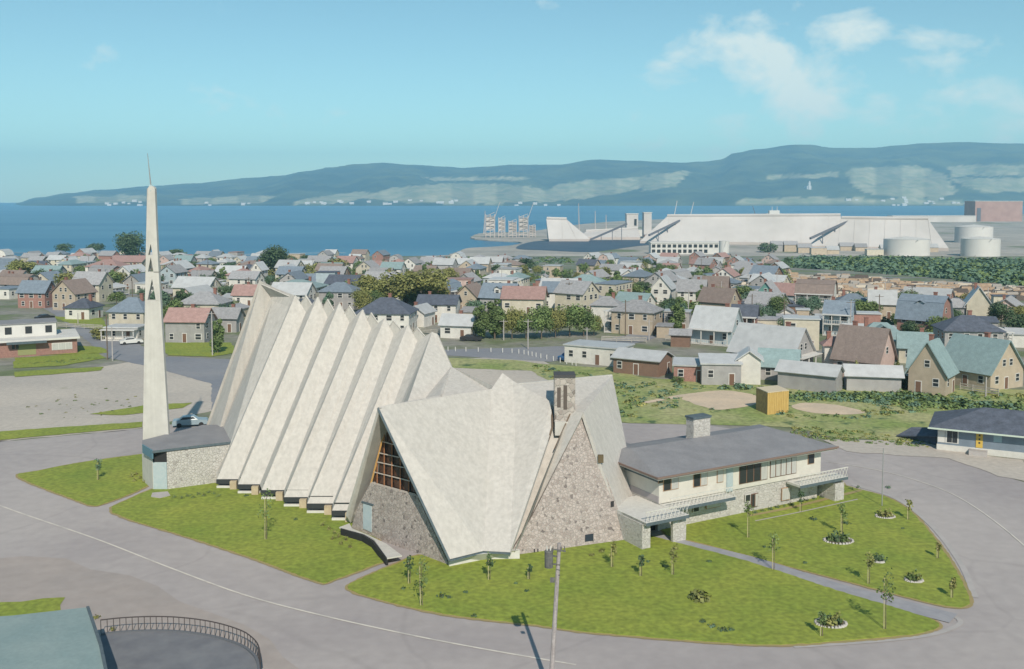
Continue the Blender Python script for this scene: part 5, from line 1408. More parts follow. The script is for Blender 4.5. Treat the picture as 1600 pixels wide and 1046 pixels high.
s3, g3 = long_shed('storage_shed', 'steep pyramid-ended white shed beside the pier', 858, 378, 922, 378, 342, 343, 26, hip=(-2, 26))
s4, g4 = long_shed('storage_shed', 'low pale shed between the pyramid shed and the longest shed', 905, 375, 1000, 375, 362, 358, 24, hip=(10, 0))
def conveyor(a, b_, label, w_=1.5):
    o_ = empty('conveyor', a, label, 'conveyor', 'inclined conveyors of the harbour')
    MB().tube(a, b_, w_, w_, 4).build('gallery', CONV, o_)
    m_ = MB()
    for k in (0.3, 0.6, 0.85):
        p = a.lerp(b_, k); m_.tube((p.x, p.y, LOW), p, .5, .5, 4)
    m_.build('trestle', CONV, o_)
conveyor(P(922, 375, 1150), P(980, 350, 1150), 'left inclined conveyor running up to the white elevator head')
conveyor(P(1014, 368, 1090), P(1062, 345, 1122), 'middle inclined conveyor lying on the longest shed')
conveyor(P(1266, 373, 985), P(1330, 344, 1014), 'right inclined conveyor climbing the right-hand shed')
def block(name, label, px, py, wpx, toppy, d, m, cat, n=1, depth=16, z=LOW, parts=True, grp=None):
    a = P(px - wpx / 2, py, d); b_ = P(px + wpx / 2, py, d); zt2 = P(px, toppy, d).z
    o_ = empty(name, Vector(((a.x + b_.x) / 2, d, z)), label, cat, grp)
    MB().box(a.x, b_.x, d, d + depth, z, zt2).build('wall', m, o_)
    MB().box(a.x - .6, b_.x + .6, d - .6, d + depth + .6, zt2, zt2 + .8).build('roof', TRIM, o_)
    return o_, a, b_, zt2
o_, a, b_, z2 = block('elevator_head', 'white elevator head house at the left end of the longest shed', 988, 372, 18, 335, 1230, WSHED, 'tower')
MB().box(b_.x - 5, b_.x - 2, 1229.5, 1229.9, z2 - 14, z2 - 6).build('window', GLASS_D, o_)
o_, a, b_, z2 = block('transfer_tower', 'small white transfer tower right of the elevator head house', 1012, 365, 12, 333, 1240, WSHED, 'tower')
for k, (x0, wd, tp) in enumerate([(766, 14, 335), (784, 10, 340), (801, 12, 345), (818, 14, 337), (832, 9, 352)]):
    lb_ = ['leftmost pale loading tower on the pier', 'second loading tower from the left on the pier', 'short white loading tower in the middle of the pier', 'fourth loading tower from the left on the pier', 'low bright loading tower at the right end of the pier'][k]
    dd = 1265 + k * 4
    o_ = empty('loading_tower', Vector((P(x0, 365, dd).x, dd, LOW)), lb_, 'tower', 'loading towers on the pier')
    a = P(x0 - wd / 2, 365, dd); b_ = P(x0 + wd / 2, 365, dd); zt2 = P(x0, tp, dd).z; m_ = MB()
    for xx in (a.x, (a.x + b_.x) / 2, b_.x):
        for y_ in (dd, dd + 8): m_.tube((xx, y_, LOW), (xx, y_, zt2), .55, .55, 4)
    n = 5
    for q in range(n):
        z0 = LOW + (zt2 - LOW) * (q + .6) / n
        m_.tube((a.x, dd, z0), (b_.x, dd, z0), .5, .5, 4); m_.tube((a.x, dd, z0), (b_.x, dd, z0 + (zt2 - LOW) / n * .8), .4, .4, 4)
    m_.build('frame', PINKS, o_)
    MB().box(a.x + .6, b_.x - .6, dd + 1.5, dd + 7, LOW + (zt2 - LOW) * .35, zt2 - (zt2 - LOW) * .12).build('hopper_house', WSHED, o_)
    if k in (0, 3): MB().tube((b_.x, dd, zt2 - 4), (b_.x + 7, dd, zt2 + 16), .5, .3, 4).build('boom', PINKS, o_)
for k, (x0, x1, y1) in enumerate([(756, 758, 330), (905, 904, 318), (930, 930, 330), (947, 947, 336)]):
    o_ = MB().tube(P(x0, 366, 1260), P(x1, y1, 1260), .8, .35, 5).build('mast', PINKS); tag(o_, ['pale mast left of the loading towers', 'reddish mast at the right of the pyramid shed', 'thin mast right of the pyramid shed', 'thin mast left of the elevator head house'][k], 'mast', 'masts on the pier')
for k, (x0, y0, x1, y1) in enumerate([(1053, 343, 1058, 314), (1078, 343, 1084, 316), (1181, 342, 1176, 322)]):
    o_ = empty('dock_crane', Vector((P(x0, y0, 1700).x, 1700, LOW)), ['left dock crane with raised jib behind the longest shed', 'second dock crane from the left behind the longest shed', 'dark dock crane with jib leaning left near the white ship'][k], 'crane', 'dock cranes behind the sheds')
    MB().tube((P(x0, y0, 1700).x, 1700, LOW), P(x0, y0 - 3, 1700), 2.4, 1.4, 5).build('tower', PINKS, o_)
    MB().tube(P(x0, y0 - 3, 1700), P(x1, y1, 1700), .9, .5, 4).build('jib', WSHED if k < 2 else CONV, o_)
    MB().box(P(x0 - 2, y0, 1700).x, P(x0 + 2, y0, 1700).x, 1698, 1702, P(x0, y0, 1700).z - 3, P(x0, y0 - 4, 1700).z).build('cab', PINKS, o_)
# white ship behind the sheds
sh = empty('ship', Vector((P(1216, 344, 1900).x, 1900, WZ)), 'white ship superstructure showing above the longest shed', 'ship')
hx = [P(1195, 344, 1900).x, P(1240, 344, 1900).x]
MB().add([(hx[0], 1895, WZ - 1), (hx[1], 1895, WZ - 1), (hx[1] + 6, 1895, WZ + 11), (hx[0] - 12, 1895, WZ + 13), (hx[0], 1915, WZ - 1), (hx[1], 1915, WZ - 1), (hx[1] + 6, 1915, WZ + 11), (hx[0] - 12, 1915, WZ + 13)],
         [(0, 1, 2, 3), (7, 6, 5, 4), (3, 2, 6, 7), (0, 3, 7, 4), (1, 5, 6, 2)]).build('hull', CONV, sh)
zz = P(1216, 334, 1900).z
MB().box(P(1203, 0, 1900).x, P(1230, 0, 1900).x, 1897, 1912, WZ + 10, zz).box(P(1208, 0, 1900).x, P(1224, 0, 1900).x, 1898, 1910, zz, zz + 6).build('superstructure', TRIM, sh)
for x_ in (1213, 1221): MB().tube((P(x_, 0, 1900).x, 1903, zz), (P(x_, 0, 1900).x, 1903, P(x_, 323, 1900).z), .8, .4, 5).build('mast', TRIM, sh)
# silos / tanks
def tank(px, py, wpx, toppy, label, m=TRIM):
    g = G(px, py, LOW); r = wpx / F * g.y / 2; c = Vector((g.x, g.y + r, LOW)); zt2 = CAMH + (HZ - toppy) / F * g.y
    o_ = empty('storage_tank', c, label, 'tank', 'white storage tanks by the harbour')
    n = 40; v = []; 
    for z in (LOW, zt2): v += [(c.x + r * math.cos(6.2832 * i / n), c.y + r * math.sin(6.2832 * i / n), z) for i in range(n)]
    w_ = MB().add(v, [(i, (i + 1) % n, n + (i + 1) % n, n + i) for i in range(n)]).build('shell', m, o_, smooth=True)
    v = [(c.x + r * 1.01 * math.cos(6.2832 * i / n), c.y + r * 1.01 * math.sin(6.2832 * i / n), zt2) for i in range(n)] + [(c.x, c.y, zt2 + r * .12)]
    MB().add(v, [(i, (i + 1) % n, n) for i in range(n)]).build('roof', TRIM, o_)
    MB().tube((c.x - r * .7, c.y - r * .74, LOW), (c.x + r * .1, c.y - r * 1.03, zt2), .35, .35, 4).build('stair', METAL, o_)
TK_M = mat('tank_paint', (0.60, 0.59, 0.57), (0.54, 0.53, 0.52), scale=.05, world=True)
tank(1430, 401, 70, 375, 'large white tank in front of the right-hand shed', TK_M)
tank(1545, 403, 58, 374, 'near white tank at the right edge above the shrubs', TK_M)
tank(1534, 381, 56, 355, 'white tank behind, right edge, under the brick plant', TK_M)
tank(1133, 402, 16, 377, 'small white round stair tower of the low office', TK_M)
# brick plant
o_, a, b_, z2 = block('plant_building', 'reddish plant building at the right edge by the water', 1560, 348, 74, 315, 2100, mat('plant_brick', (0.40, 0.26, 0.23), (0.32, 0.2, 0.18), scale=.05, world=True), 'factory', depth=50)
MB().box(a.x + 4, a.x + 12, 2099, 2099.8, LOW, z2 - 14).build('door', CONV, o_)
o_, a, b_, z2 = block('quay_building', 'long low pale quay building left of the reddish plant', 1460, 346, 130, 338, 2050, WSHED, 'building', depth=30)
# white office
o_, a, b_, z2 = block('office_building', 'low white office with two bands of windows before the longest shed', 1070, 402, 106, 380, 895, TRIM, 'building', depth=14)
n = 13
for rrow in (0, 1):
    for k in range(n):
        if rrow == 1 and k > 10: continue
        x0 = a.x + (b_.x - a.x) * (k + .18) / n; x1 = a.x + (b_.x - a.x) * (k + .82) / n
        z0 = LOW + (z2 - LOW) * (.62 if rrow == 0 else .16); z1 = LOW + (z2 - LOW) * (.88 if rrow == 0 else .44)
        MB().box(x0, x1, 894.6, 894.9, z0, z1).build('window', GLASS_D, o_)
# works sheds under the white stores
hr = random.Random(8)
lbs = ['brown works shed under the right-hand store, %s from the left' % ORD[k] for k in range(12)]
for k in range(12):
    px = 1215 + k * 22; py = 398 + hr.uniform(-6, 3); 
    house(px, py, 20, hr.uniform(4, 7), hr.choice(('gable', 'flat')), -6, hr.choice(('pink', 'grey', 'cream', 'tan')), hr.choice(('grey', 'silver')), lbs[k], wid=hr.uniform(10, 15), depth=9, windows=False, chimney=False, z=LOW, group='works sheds of the harbour', name='works_shed', cat='shed')
for k in range(9):
    px = 880 + k * 17; py = 372 + hr.uniform(-3, 2)
    house(px, py, 10, hr.uniform(5, 9), 'flat', 0, hr.choice(('pink', 'white', 'cream')), 'silver', 'pale works block near the conveyors, %s from the left' % ORD[k], wid=hr.uniform(9, 14), depth=10, windows=False, chimney=False, z=LOW, group='works blocks near the conveyors', name='works_block', cat='shed')
# breakwater line at the shore
strip('breakwater', [(300, 401), (340, 400.5), (450, 398), (540, 397)], 3.5, 1.1, TRIM, z=LOW)
# log piles in the works yard
lg = MB(); lr = random.Random(3)
for k in range(900):
    px = lr.uniform(1150, 1640); 
    lo_y = 424 if px < 1230 else 429 + (px - 1230) * .075; py = lr.uniform(lo_y, min(470, lo_y + 44))
    g = G(px, py); s = lr.uniform(1.2, 4.5); hgt = lr.uniform(.6, 2.6); an = lr.uniform(-.3, .3)
    ca, sa = math.cos(an), math.sin(an); mi = lr.choice((0, 0, 1, 2, 3))
    x0 = [(-s, -1), (s, -1), (s, 1), (-s, 1)]; b0 = [(g.x + x * ca - y * sa, g.y + x * sa + y * ca) for x, y in x0]
    t0 = [(g.x + x * .7 * ca - y * .5 * sa, g.y + x * .7 * sa + y * .5 * ca) for x, y in x0]
    lg.add([(x, y, g.z - .3) for x, y in b0] + [(x, y, g.z + hgt) for x, y in t0], [(0, 1, 5, 4), (1, 2, 6, 5), (2, 3, 7, 6), (3, 0, 4, 7), (4, 5, 6, 7)], mi)
tag(lg.build('timber_stacks', [mat('cut_timber', (.42, .31, .21), (.3, .21, .15), scale=1), mat('grey_timber', (.34, .31, .28)), mat('dark_timber', (.10, .08, .07)), mat('pale_timber', (.52, .46, .38))]), 'countless stacks of cut timber in the yard right of town', 'timber stacks', kind='stuff')
# shrub bands as joined foliage
def shrub_band(name, label, px_poly, n, s0, s1, leafs, zz=None, ys=1.0):
    v, f, mi = [], [], []; br = random.Random(len(name) * 31 + n)
    xs_ = [p[0] for p in px_poly]; ys_ = [p[1] for p in px_poly]
    c = 0
    while c < n:
        px, py = br.uniform(min(xs_), max(xs_)), br.uniform(min(ys_), max(ys_))
        if not inpoly(px, py, px_poly): continue
        if 1066 < px < 1186 and 610 < py < 641: continue
        if 1234 < px < 1352 and 629 < py < 650: continue
        c += 1
        g = G(px, py) if zz is None else G(px, py, zz); s = br.uniform(s0, s1); m_i = br.randrange(len(leafs))
        for q in range(26):
            d = Vector((br.gauss(0, 1), br.gauss(0, 1), abs(br.gauss(0, .8)))).normalized()
            p = g + Vector((d.x * s, d.y * s, d.z * s * ys)) * br.uniform(.5, 1.05)
            nn = (d + Vector((br.gauss(0, .5), br.gauss(0, .5), .3))).normalized(); a = nn.orthogonal().normalized(); b2 = nn.cross(a); r = s * br.uniform(.16, .34)
            i = len(v); v += [p - a * r, p + b2 * r, p + a * r, p - b2 * r]; f.append((i, i + 1, i + 2, i + 3)); mi.append(m_i)
    o_ = link(name, mesh(name, v, f, [LEAF[l] for l in leafs], mi)); tag(o_, label, 'shrubs', kind='stuff'); return o_
shrub_band('shrub_belt', 'dense belt of green shrubs between timber yard and harbour', [(1222, 411), (1260, 404), (1370, 404), (1450, 407), (1640, 410), (1640, 448), (1560, 446), (1480, 436), (1420, 431), (1300, 422), (1235, 419)], 2600, 1.6, 4.2, ['blue', 'blue', 'green'], ys=.9)
shrub_band('shore_scrub', 'low scrub on the flat below the dark pond', [(612, 409), (700, 404), (880, 402), (900, 412), (760, 416), (640, 418)], 300, 1.2, 3.0, ['blue', 'green'], ys=.6)
shrub_band('meadow_weeds', 'rough weeds and low bushes scattered over the meadow', [(985, 655), (1000, 640), (1060, 640), (1110, 645), (1180, 640), (1240, 655), (1350, 655), (1470, 640), (1640, 640), (1640, 618), (1400, 612), (1230, 622), (1100, 606), (1000, 598), (930, 588), (820, 568), (900, 620)], 620, .18, .75, ['green', 'yellow', 'blue'], ys=.7)
shrub_band('hedge_weeds', 'thick line of green weeds below the sheds', [(1100, 612), (1160, 604), (1235, 618), (1420, 616), (1500, 628), (1640, 640), (1640, 650), (1480, 640), (1330, 628), (1230, 626)], 620, .35, 1.1, ['green', 'blue', 'green'], ys=.8)
shrub_band('meadow_weeds', 'weeds along the gravel road behind the presbytery', [(1240, 668), (1320, 672), (1460, 690), (1450, 700), (1300, 690), (1240, 680)], 200, .15, .5, ['yellow', 'green'], ys=.7)
shrub_band('lot_weeds', 'tufts of weeds on the sandy lots', [(25, 640), (200, 590), (225, 640), (100, 660)], 40, .1, .35, ['yellow', 'green'], ys=.6)
shrub_band('verge_plants', 'bushy plants along the verge by the low brick building', [(22, 570), (150, 560), (166, 560), (100, 568)], 60, .15, .4, ['yellow', 'green'], ys=.8)

# far shore villages
fw = mesh('cottage', *(lambda q: (q.v, q.f))(MB().box(-7, 7, -5, 5, -1, 6).add([(-7.5, -5.5, 6), (7.5, -5.5, 6), (7.5, 5.5, 6), (-7.5, 5.5, 6), (-7.5, 0, 9.5), (7.5, 0, 9.5)], [(0, 1, 5, 4), (2, 3, 4, 5), (1, 2, 5), (3, 0, 4)])), TRIM)
hd = ho_.data.vertices
def hill_z(px, d):
    i = int((px + 420) / 2450 * (NU - 1)); j = int((d - D0) / (D1 - D0) * (NV - 1)); return hd[j * NU + i].co.z
fr = random.Random(2); COTT = []
for (x0, x1, n) in [(158, 225, 9), (310, 390, 5), (455, 560, 8), (560, 720, 12), (800, 900, 6), (1320, 1440, 12), (1440, 1510, 9)]:
    for k in range(n):
        px = fr.uniform(x0, x1); d = D0 + (D1 - D0) / (NV - 1) * fr.choice((0, 1, 1, 2, 3)) + 8
        o_ = link('cottage', fw); o_.location = ((px - 800) / F * d, d, max(hill_z(px, d), -21)); s = fr.uniform(.7, 1.5); o_.scale = (s * 1.4, s, s)
        COTT.append((px, o_))
COTT.sort(key=lambda q: q[0])
for k, (px, o_) in enumerate(COTT): tag(o_, 'tiny white cottage across the bay, %s from the left along the far shore' % ORD[k], 'cottage', 'white cottages on the far shore')
d = 6250; o_ = empty('village_church', Vector(((1263 - 800) / F * d, d, max(-21, hill_z(1263, d)))), 'far white church with pointed spire on the opposite shore', 'church'); zb_ = o_.location.z
MB().box(o_.location.x - 14, o_.location.x + 14, d, d + 60, zb_ - 5, zb_ + 22).build('nave', TRIM, o_)
MB().box(o_.location.x - 6, o_.location.x + 6, d - 8, d, zb_ - 5, zb_ + 45).build('tower', TRIM, o_)
MB().tube((o_.location.x, d - 4, zb_ + 45), (o_.location.x, d - 4, P(1263, 283, d).z), 7, .8, 6).build('spire', TRIM, o_)

# ================================================================== foreground furniture and planting
po = empty('utility_pole', G(860, 1085, 0), 'near grey utility pole with transformer in front of the stone gable', 'utility pole')
pb0 = G(860, 1085, 0); pt = P(874, 849, pb0.y + .6)
PW = mat('weathered_pole', (0.36, 0.33, 0.33), (0.26, 0.23, 0.23), scale=3, stretch=(3, 3, .4), fine=(8, .15))
MB().tube(pb0, pt, .17, .12, 10).build('pole', PW, po)
ax = (pt - pb0).normalized()
tc_ = P(857.5, 873, pb0.y + .3)
TG = mat('transformer_grey', (0.09, 0.09, 0.09), (0.15, 0.15, 0.14), scale=4)
MB().tube(tc_ - UP * .55, tc_ + UP * .45, .27, .27, 12).tube(tc_ + UP * .45, tc_ + UP * .52, .29, .24, 12).build('transformer', TG, po)
MB().tube(tc_ + Vector((-.1, 0, .5)), tc_ + Vector((-.13, 0, .8)), .05, .03, 6).build('insulator', WHITE, po); MB().tube(tc_ + Vector((.1, 0, .5)), tc_ + Vector((.1, 0, .8)), .05, .03, 6).build('insulator', WHITE, po)
MB().tube(tc_ + Vector((0.1, 0, .2)), P(871, 870, pb0.y + .5), .06, .06, 4).tube(tc_ + Vector((0.1, 0, -.35)), P(870, 882, pb0.y + .5), .06, .06, 4).build('bracket', TG, po)
MB().tube(P(862, 858, pb0.y + .4), P(884, 862, pb0.y + .4), .05, .05, 4).build('crossarm', TG, po)
for x_ in (864, 877, 882): MB().tube(P(x_, 861, pb0.y + .4), P(x_, 854, pb0.y + .4), .045, .03, 6).build('insulator', TG, po)
for y_ in (882, 890, 898): MB().tube(P(869.5, y_, pb0.y + .4), P(875, y_ + 1, pb0.y + .4), .05, .05, 5).build('step_bolt', TG, po)
MB().box(-.14, .14, -.2, -.12, -.15, .15).build('junction_box', TG, po).location = P(863, 905, pb0.y) - Vector(po.location)
# town poles
for k, (x_, y_, t_, m__, lb_) in enumerate([(168, 562, 492, BARK, 'dark utility pole left of the steeple'), (176, 564, 512, PV, 'short pale pole beside the dark utility pole left of the steeple'), (122, 506, 490, PV, 'pale pole by the side road'), (332, 556, 488, PV, 'pale street pole between steeple and nave'), (977, 526, 470, BARK, 'dark pole in front of the tan gallery house'),
        (825, 546, 500, PV, 'pale street pole before the row of trees'), (787, 532, 500, PV, 'pale pole at the left of the tree row'), (1301, 520, 466, BARK, 'brown pole rising among the right-hand roofs'), (917, 534, 512, PV, 'pale pole at the right end of the tree row'), (1014, 532, 500, PV, 'pale pole right of the tan gallery house'), (1540, 622, 590, PV, 'white post at the right edge before the teal roofs'), (1378, 792, 700, METAL, 'thin tall pole at the presbytery lawn corner')]):
    g = G(x_, y_); h_ = hpx(x_, y_, t_)
    o_ = empty('street_pole', g, lb_, 'pole', 'poles along the streets')
    MB().tube(g, g + UP * h_, .13 if k != 11 else .05, .10 if k != 11 else .04, 6).build('post', m__, o_)
    if k not in (2, 10, 11): MB().tube(g + UP * (h_ - .4) - Vector((.9, 0, 0)), g + UP * (h_ - .4) + Vector((.9, 0, 0)), .06, .06, 4).build('crossarm', m__, o_)
pr2 = random.Random(77); tp_ = []
for _ in range(400):
    x_, y_ = pr2.uniform(30, 1570), pr2.uniform(420, 530)
    if allowed(x_, y_) and all(abs(x_ - a) > 38 or abs(y_ - b_) > 12 for a, b_ in tp_): tp_.append((x_, y_))
    if len(tp_) >= 34: break
for k, (x_, y_) in enumerate(sorted(tp_)):
    g = G(x_, y_); o_ = empty('street_pole', g, 'weathered town pole with crossarm among the houses, %s from the left' % ORD[k], 'pole', 'poles along the streets')
    MB().tube(g, g + UP * 8.2, .14, .10, 5).build('post', (BARK, PV)[k % 2], o_); MB().tube(g + UP * 7.7 - Vector((1, 0, 0)), g + UP * 7.7 + Vector((1, 0, 0)), .07, .07, 4).build('crossarm', BARK, o_)
# posts of the street fence
fp_ = smooth_px([(700, 549), (800, 552), (845, 560), (900, 572)], 6, closed=False)
for k, (a_, b_) in enumerate(fp_[::1]):
    g = G(a_, b_); o_ = MB().tube(g, g + UP * .9, .09, .09, 5).build('guard_post', WHITE)
    tag(o_, 'short white guard post along the bend of the street, %s from the left' % ORD[k], 'post', 'white guard posts')
# cars
def car(px, py, yaw, col, label, z=None):
    g = G(px, py); o_ = empty('parked_car', g, label, 'car', 'cars by the streets', R(yaw))
    cmn = mat('car_' + col, {'blue': (.04, .10, .22), 'dark': (.03, .03, .035), 'white': (.6, .6, .58), 'maroon': (.18, .04, .04), 'teal': (.1, .3, .32), 'faded': (.26, .33, .37)}[col], rough=.3)
    prof = [(-2.3, .35), (-2.35, .75), (-2.2, .95), (-1.5, 1.0), (-1.0, 1.42), (.45, 1.45), (1.0, 1.02), (2.1, .92), (2.3, .7), (2.3, .35)]
    n_ = len(prof); v = [(x, -.85, z_) for x, z_ in prof] + [(x, .85, z_) for x, z_ in prof]
    v = [(x, y * (.8 if z_ > 1.2 else 1), z_) for x, y, z_ in v]
    MB().add(v, [tuple(range(n_)), tuple(range(2 * n_ - 1, n_ - 1, -1))] + [(i, (i + 1) % n_, n_ + (i + 1) % n_, n_ + i) for i in range(n_)]).build('body', cmn, o_, True)
    MB().add([(-1.35, -.83, 1.05), (.8, -.83, 1.05), (.4, -.72, 1.38), (-.95, -.72, 1.38)], [(0, 1, 2, 3)]).add([(-1.35, .83, 1.05), (.8, .83, 1.05), (.4, .72, 1.38), (-.95, .72, 1.38)], [(0, 1, 2, 3)]).build('side_window', GLASS_D, o_, True)
    for x_ in (-1.45, 1.4):
        for y_ in (-.86, .68): MB().tube((x_, y_, .33), (x_, y_ + .18, .33), .33, .33, 12).build('wheel', DARK, o_, True)
car(182, 526, 10, 'maroon', 'maroon car parked below the olive bush left of the steeple')
car(736, 533, -10, 'dark', 'dark car beside the white bungalow garage')
car(890, 563, 40, 'blue', 'blue car beside the long white garage')
car(298, 666, 15, 'faded', 'pale blue-grey car on the road between steeple and nave')
car(70, 500, 60, 'dark', 'dark car on the side road below the ochre gable')
car(205, 538, 30, 'white', 'white car in front of the low white annex')
car(1180, 560, -20, 'teal', 'teal car between the tin roofs')
# young lawn trees with stakes
STK = mat('pale_stake', (0.50, 0.43, 0.27), (0.4, 0.34, 0.22), scale=4)
def sapling(px, py, topy, leaf, label, lean=0.0, stake=True, dens=1.0):
    g = G(px, py, .1); h_ = (py - topy) / F * g.y * 1.03
    o_ = empty('young_tree', g, label, 'young tree', 'young trees on the lawns')
    sr = random.Random(int(px * 3 + py)); tp = g + Vector((lean * h_, .05 * h_, h_))
    if stake: MB().tube(g, g + (tp - g) * .92, .03, .025, 5).build('stake', STK, o_)
    b0_ = g + Vector((.14, 0.02, 0)); m_ = MB().tube(b0_, b0_ + (tp - g), .035, .012, 5)
    tips = []
    for k in range(9):
        z_ = sr.uniform(.45, .95); an = sr.uniform(0, 6.28); p0 = b0_ + (tp - g) * z_; p1 = p0 + Vector((math.cos(an) * .11 * h_, math.sin(an) * .11 * h_, .13 * h_)); m_.tube(p0, p1, .014, .006, 4); tips += [p0.lerp(p1, .6), p1]
    m_.build('trunk', BARK, o_)
    v, f = [], []
    for p in tips + [b0_ + (tp - g)]:
        for _ in range(int(6 * dens)):
            q = p + Vector((sr.gauss(0, .12), sr.gauss(0, .12), sr.gauss(0, .12))) * h_ * .42; nn = Vector((sr.gauss(0, 1), sr.gauss(0, 1), sr.gauss(0, 1))).normalized(); a_ = nn.orthogonal() * .07; b_ = nn.cross(a_); i = len(v)
            v += [q - a_, q + b_, q + a_, q - b_]; f.append((i, i + 1, i + 2, i + 3))
    link('crown', mesh('crown', v, f, LEAF[leaf]), o_)
for args in [(657, 946, 880, 'green', 'tall staked sapling leaning left on the front lawn by the footpath', -.02), (763, 906, 868, 'dark', 'young dark tree in front of the plinth'), (638, 912, 874, 'dark', 'slim sapling left of the tall staked one'), (955, 886, 852, 'yellow', 'staked sapling close under the stone gable'),
             (1050, 898, 856, 'yellow', 'thin sapling right of the stone gable near the path'), (414, 843, 772, 'green', 'staked sapling in the middle of the left lawn'), (1168, 840, 792, 'green', 'staked sapling before the presbytery entrance wall'), (1207, 890, 838, 'green', 'sapling by the round bed left of the path'),
             (1381, 983, 896, 'green', 'thin tall sapling at the tip of the front lawn'), (1314, 836, 788, 'green', 'slender sapling growing in the oval bed'), (1418, 812, 784, 'yellow', 'small sapling near the right lawn rim'), (1464, 872, 850, 'yellow', 'short staked sapling on the right lawn rim'),
             (1486, 934, 905, 'yellow', 'lowest staked sapling at the right lawn tip'), (1356, 912, 866, 'yellow', 'thin sapling right of the footpath, lower lawn'), (1282, 994, 960, 'green', 'small sapling behind the stone-edged flower row'), (152, 750, 720, 'blue', 'small sapling on the left triangular lawn'),
             (825, 905, 885, 'dark', 'tiny sapling right of the utility pole foot'), (1000, 900, 872, 'dark', 'tiny leafy sapling below the stone gable'), (1250, 800, 772, 'dark', 'young bush-like sapling by the presbytery flower border')]:
    sapling(*args)
def bush(px, py, wpx, leaf, label, n=60, ys=.8, grp='shrubs on the lawns', name='shrub', cat='shrub'):
    g = G(px, py, .1); s = wpx / F * g.y / 2; br = random.Random(int(px * 7)); v, f = [], []
    for q in range(n):
        d = Vector((br.gauss(0, 1), br.gauss(0, 1), abs(br.gauss(0, .8)))).normalized(); p = g + Vector((d.x * s, d.y * s, d.z * s * ys)) * br.uniform(.3, 1.1)
        nn = (d + Vector((br.gauss(0, .6), br.gauss(0, .6), .3))).normalized(); a = nn.orthogonal().normalized(); b2 = nn.cross(a); r = max(.06, s * br.uniform(.12, .26)); i = len(v); v += [p - a * r, p + b2 * r, p + a * r, p - b2 * r]; f.append((i, i + 1, i + 2, i + 3))
    o_ = empty(name, g, label, cat, grp); link('foliage', mesh('foliage', v, f, LEAF[leaf]), o_)
    MB().tube(g, g + UP * s * ys * .6, .04, .02, 5).build('stem', BARK, o_)
bush(1093, 936, 34, 'yellow', 'round brownish bush in the middle of the front lawn', 160)
bush(1081, 932, 14, 'dark', 'dark bush touching the round brownish bush', 60)
for k, (x_, y_, w_, lf) in enumerate([(1098, 972, 12, 'dark'), (1112, 979, 16, 'blue'), (1130, 985, 16, 'dark'), (1142, 984, 12, 'dark'), (690, 932, 16, 'dark'), (702, 934, 10, 'dark'), (727, 926, 9, 'dark'), (806, 912, 7, 'dark'), (823, 924, 9, 'dark'), (1013, 878, 8, 'dark'), (1040, 886, 12, 'dark'), (1108, 878, 9, 'dark'), (741, 963, 10, 'dark'), (1371, 872, 18, 'dark'), (1322, 818, 14, 'dark'), (1270, 812, 14, 'dark'), (1195, 855, 9, 'dark'), (1388, 762, 10, 'blue'), (1258, 880, 8, 'dark'), (940, 862, 14, 'yellow'), (925, 868, 12, 'yellow'), (1060, 838, 10, 'yellow'), (1055, 858, 8, 'green'), (150, 965, 14, 'yellow'), (176, 984, 12, 'yellow'), (1410, 826, 6, 'dark'), (630, 920, 10, 'dark'), (385, 775, 8, 'dark'), (462, 812, 8, 'dark')]):
    bush(x_, y_, w_, lf, '%s low clump on the lawns counted from the front lawn outwards' % ORD[k], 46, .7)
pr_ = random.Random(9)
for k, (x_, y_) in enumerate([(272, 778), (284, 779), (293, 776), (302, 778), (310, 773), (318, 775), (326, 770), (334, 772), (342, 776)]):
    bush(x_, y_, 9, 'green', '%s plant from the left along the stone entrance wall' % ORD[k], 34, 1.3, 'plants along the entrance wall', 'border_plant', 'plant')
for k, (x_, y_) in enumerate([(505, 822), (514, 828), (522, 834), (520, 843), (529, 840), (533, 851), (541, 845), (547, 856)]):
    bush(x_, y_, 9, 'yellow', '%s upright plant from the left by the curved canopy' % ORD[k], 40, 2.0, 'plants by the curved canopy', 'border_plant', 'plant')
for k, (x_, y_) in enumerate([(206, 745), (213, 742), (218, 748), (210, 752), (226, 754), (234, 753)]):
    bush(x_, y_, 8, 'yellow', '%s plant from the left at the steeple foot' % ORD[k], 36, 1.8, 'plants at the steeple foot', 'border_plant', 'plant')
for k in range(15):
    x_ = 1180 + k * 11.5; y_ = 802 - (x_ - 1180) * .245 + pr_.uniform(-1, 1)
    bush(x_, y_, pr_.uniform(7, 11), pr_.choice(('dark', 'green')), '%s plant from the left in the presbytery flower border' % ORD[k], 30, .9, 'plants of the presbytery border', 'border_plant', 'plant')
strip('flower_border', [(1170, 808), (1240, 794), (1345, 768)], .5, .12, EDGE)
strip('flower_border', [(1180, 816), (1250, 802), (1340, 782)], .18, .12, PV)
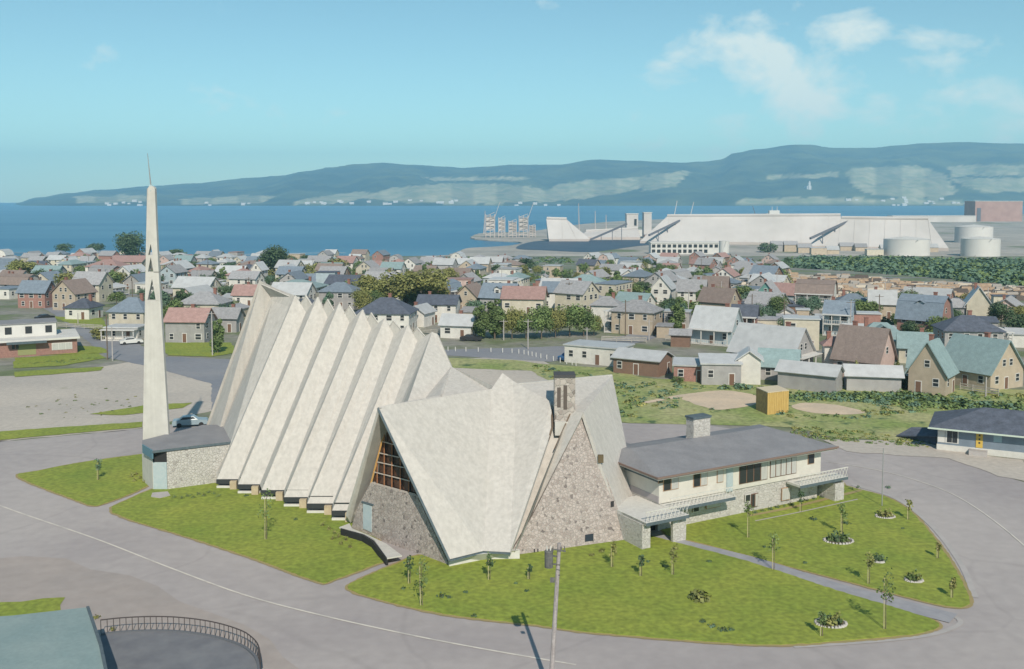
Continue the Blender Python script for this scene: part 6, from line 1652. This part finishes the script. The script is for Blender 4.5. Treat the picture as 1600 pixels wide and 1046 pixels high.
def bed(px, py, wpx, hpx_, label, n, leafs):
    c = G(px, py, .1); rx_ = wpx / F * c.y / 2 * .85; ry_ = rx_ * .75; o_ = empty('flower_bed', c, label, 'flower bed', 'stone-edged flower beds'); br = random.Random(int(px))
    k = 26; ring = [(c.x + rx_ * math.cos(6.2832 * i / k), c.y + ry_ * math.sin(6.2832 * i / k), .13) for i in range(k)]
    MB().add(ring, [tuple(range(k))]).build('soil', mat('bed_soil', (.16, .13, .09), (.1, .09, .06), scale=2), o_)
    for (x_, y_, z_) in ring:
        s = br.uniform(.08, .14); m_ = MB(); m_.add([(x_ - s, y_ - s, .08), (x_ + s, y_ - s, .08), (x_ + s, y_ + s, .08), (x_ - s, y_ + s, .08), (x_ - s * .6, y_ - s * .6, .1 + s), (x_ + s * .6, y_ - s * .5, .1 + s), (x_ + s * .5, y_ + s * .6, .1 + s), (x_ - s * .6, y_ + s * .5, .1 + s)], [(0, 1, 5, 4), (1, 2, 6, 5), (2, 3, 7, 6), (3, 0, 4, 7), (4, 5, 6, 7)]).build('stone', mat('whitewashed_stone', (.46, .44, .42), (.36, .34, .33), scale=4), o_)
    for q in range(n):
        an = 6.2832 * q / n; p = Vector((c.x + rx_ * .6 * math.cos(an), c.y + ry_ * .55 * math.sin(an), .13)); v, f = [], []
        for _ in range(26):
            w_ = p + Vector((br.gauss(0, .13), br.gauss(0, .13), abs(br.gauss(0, .28)))); nn = Vector((br.gauss(0, 1), br.gauss(0, 1), br.gauss(0, 1))).normalized(); a = nn.orthogonal() * .09; b2 = nn.cross(a); i = len(v); v += [w_ - a, w_ + b2, w_ + a, w_ - b2]; f.append((i, i + 1, i + 2, i + 3))
        link('plant', mesh('plant', v, f, LEAF[br.choice(leafs)]), o_)
bed(1310, 845, 52, 12, 'large oval flower bed in the middle of the right lawn', 9, ['dark', 'green'])
bed(1383, 807, 34, 8, 'narrow flower bed near the road on the right lawn', 5, ['yellow', 'green'])
bed(1428, 907, 30, 8, 'small oval bed with pale flowers at the right lawn tip', 6, ['yellow', 'green'])
bed(1298, 974, 56, 8, 'long flower bed at the tip of the front lawn', 9, ['dark', 'yellow'])
bed(1374, 878, 16, 5, 'tiny round bed under a dark bush on the right lawn', 2, ['dark'])
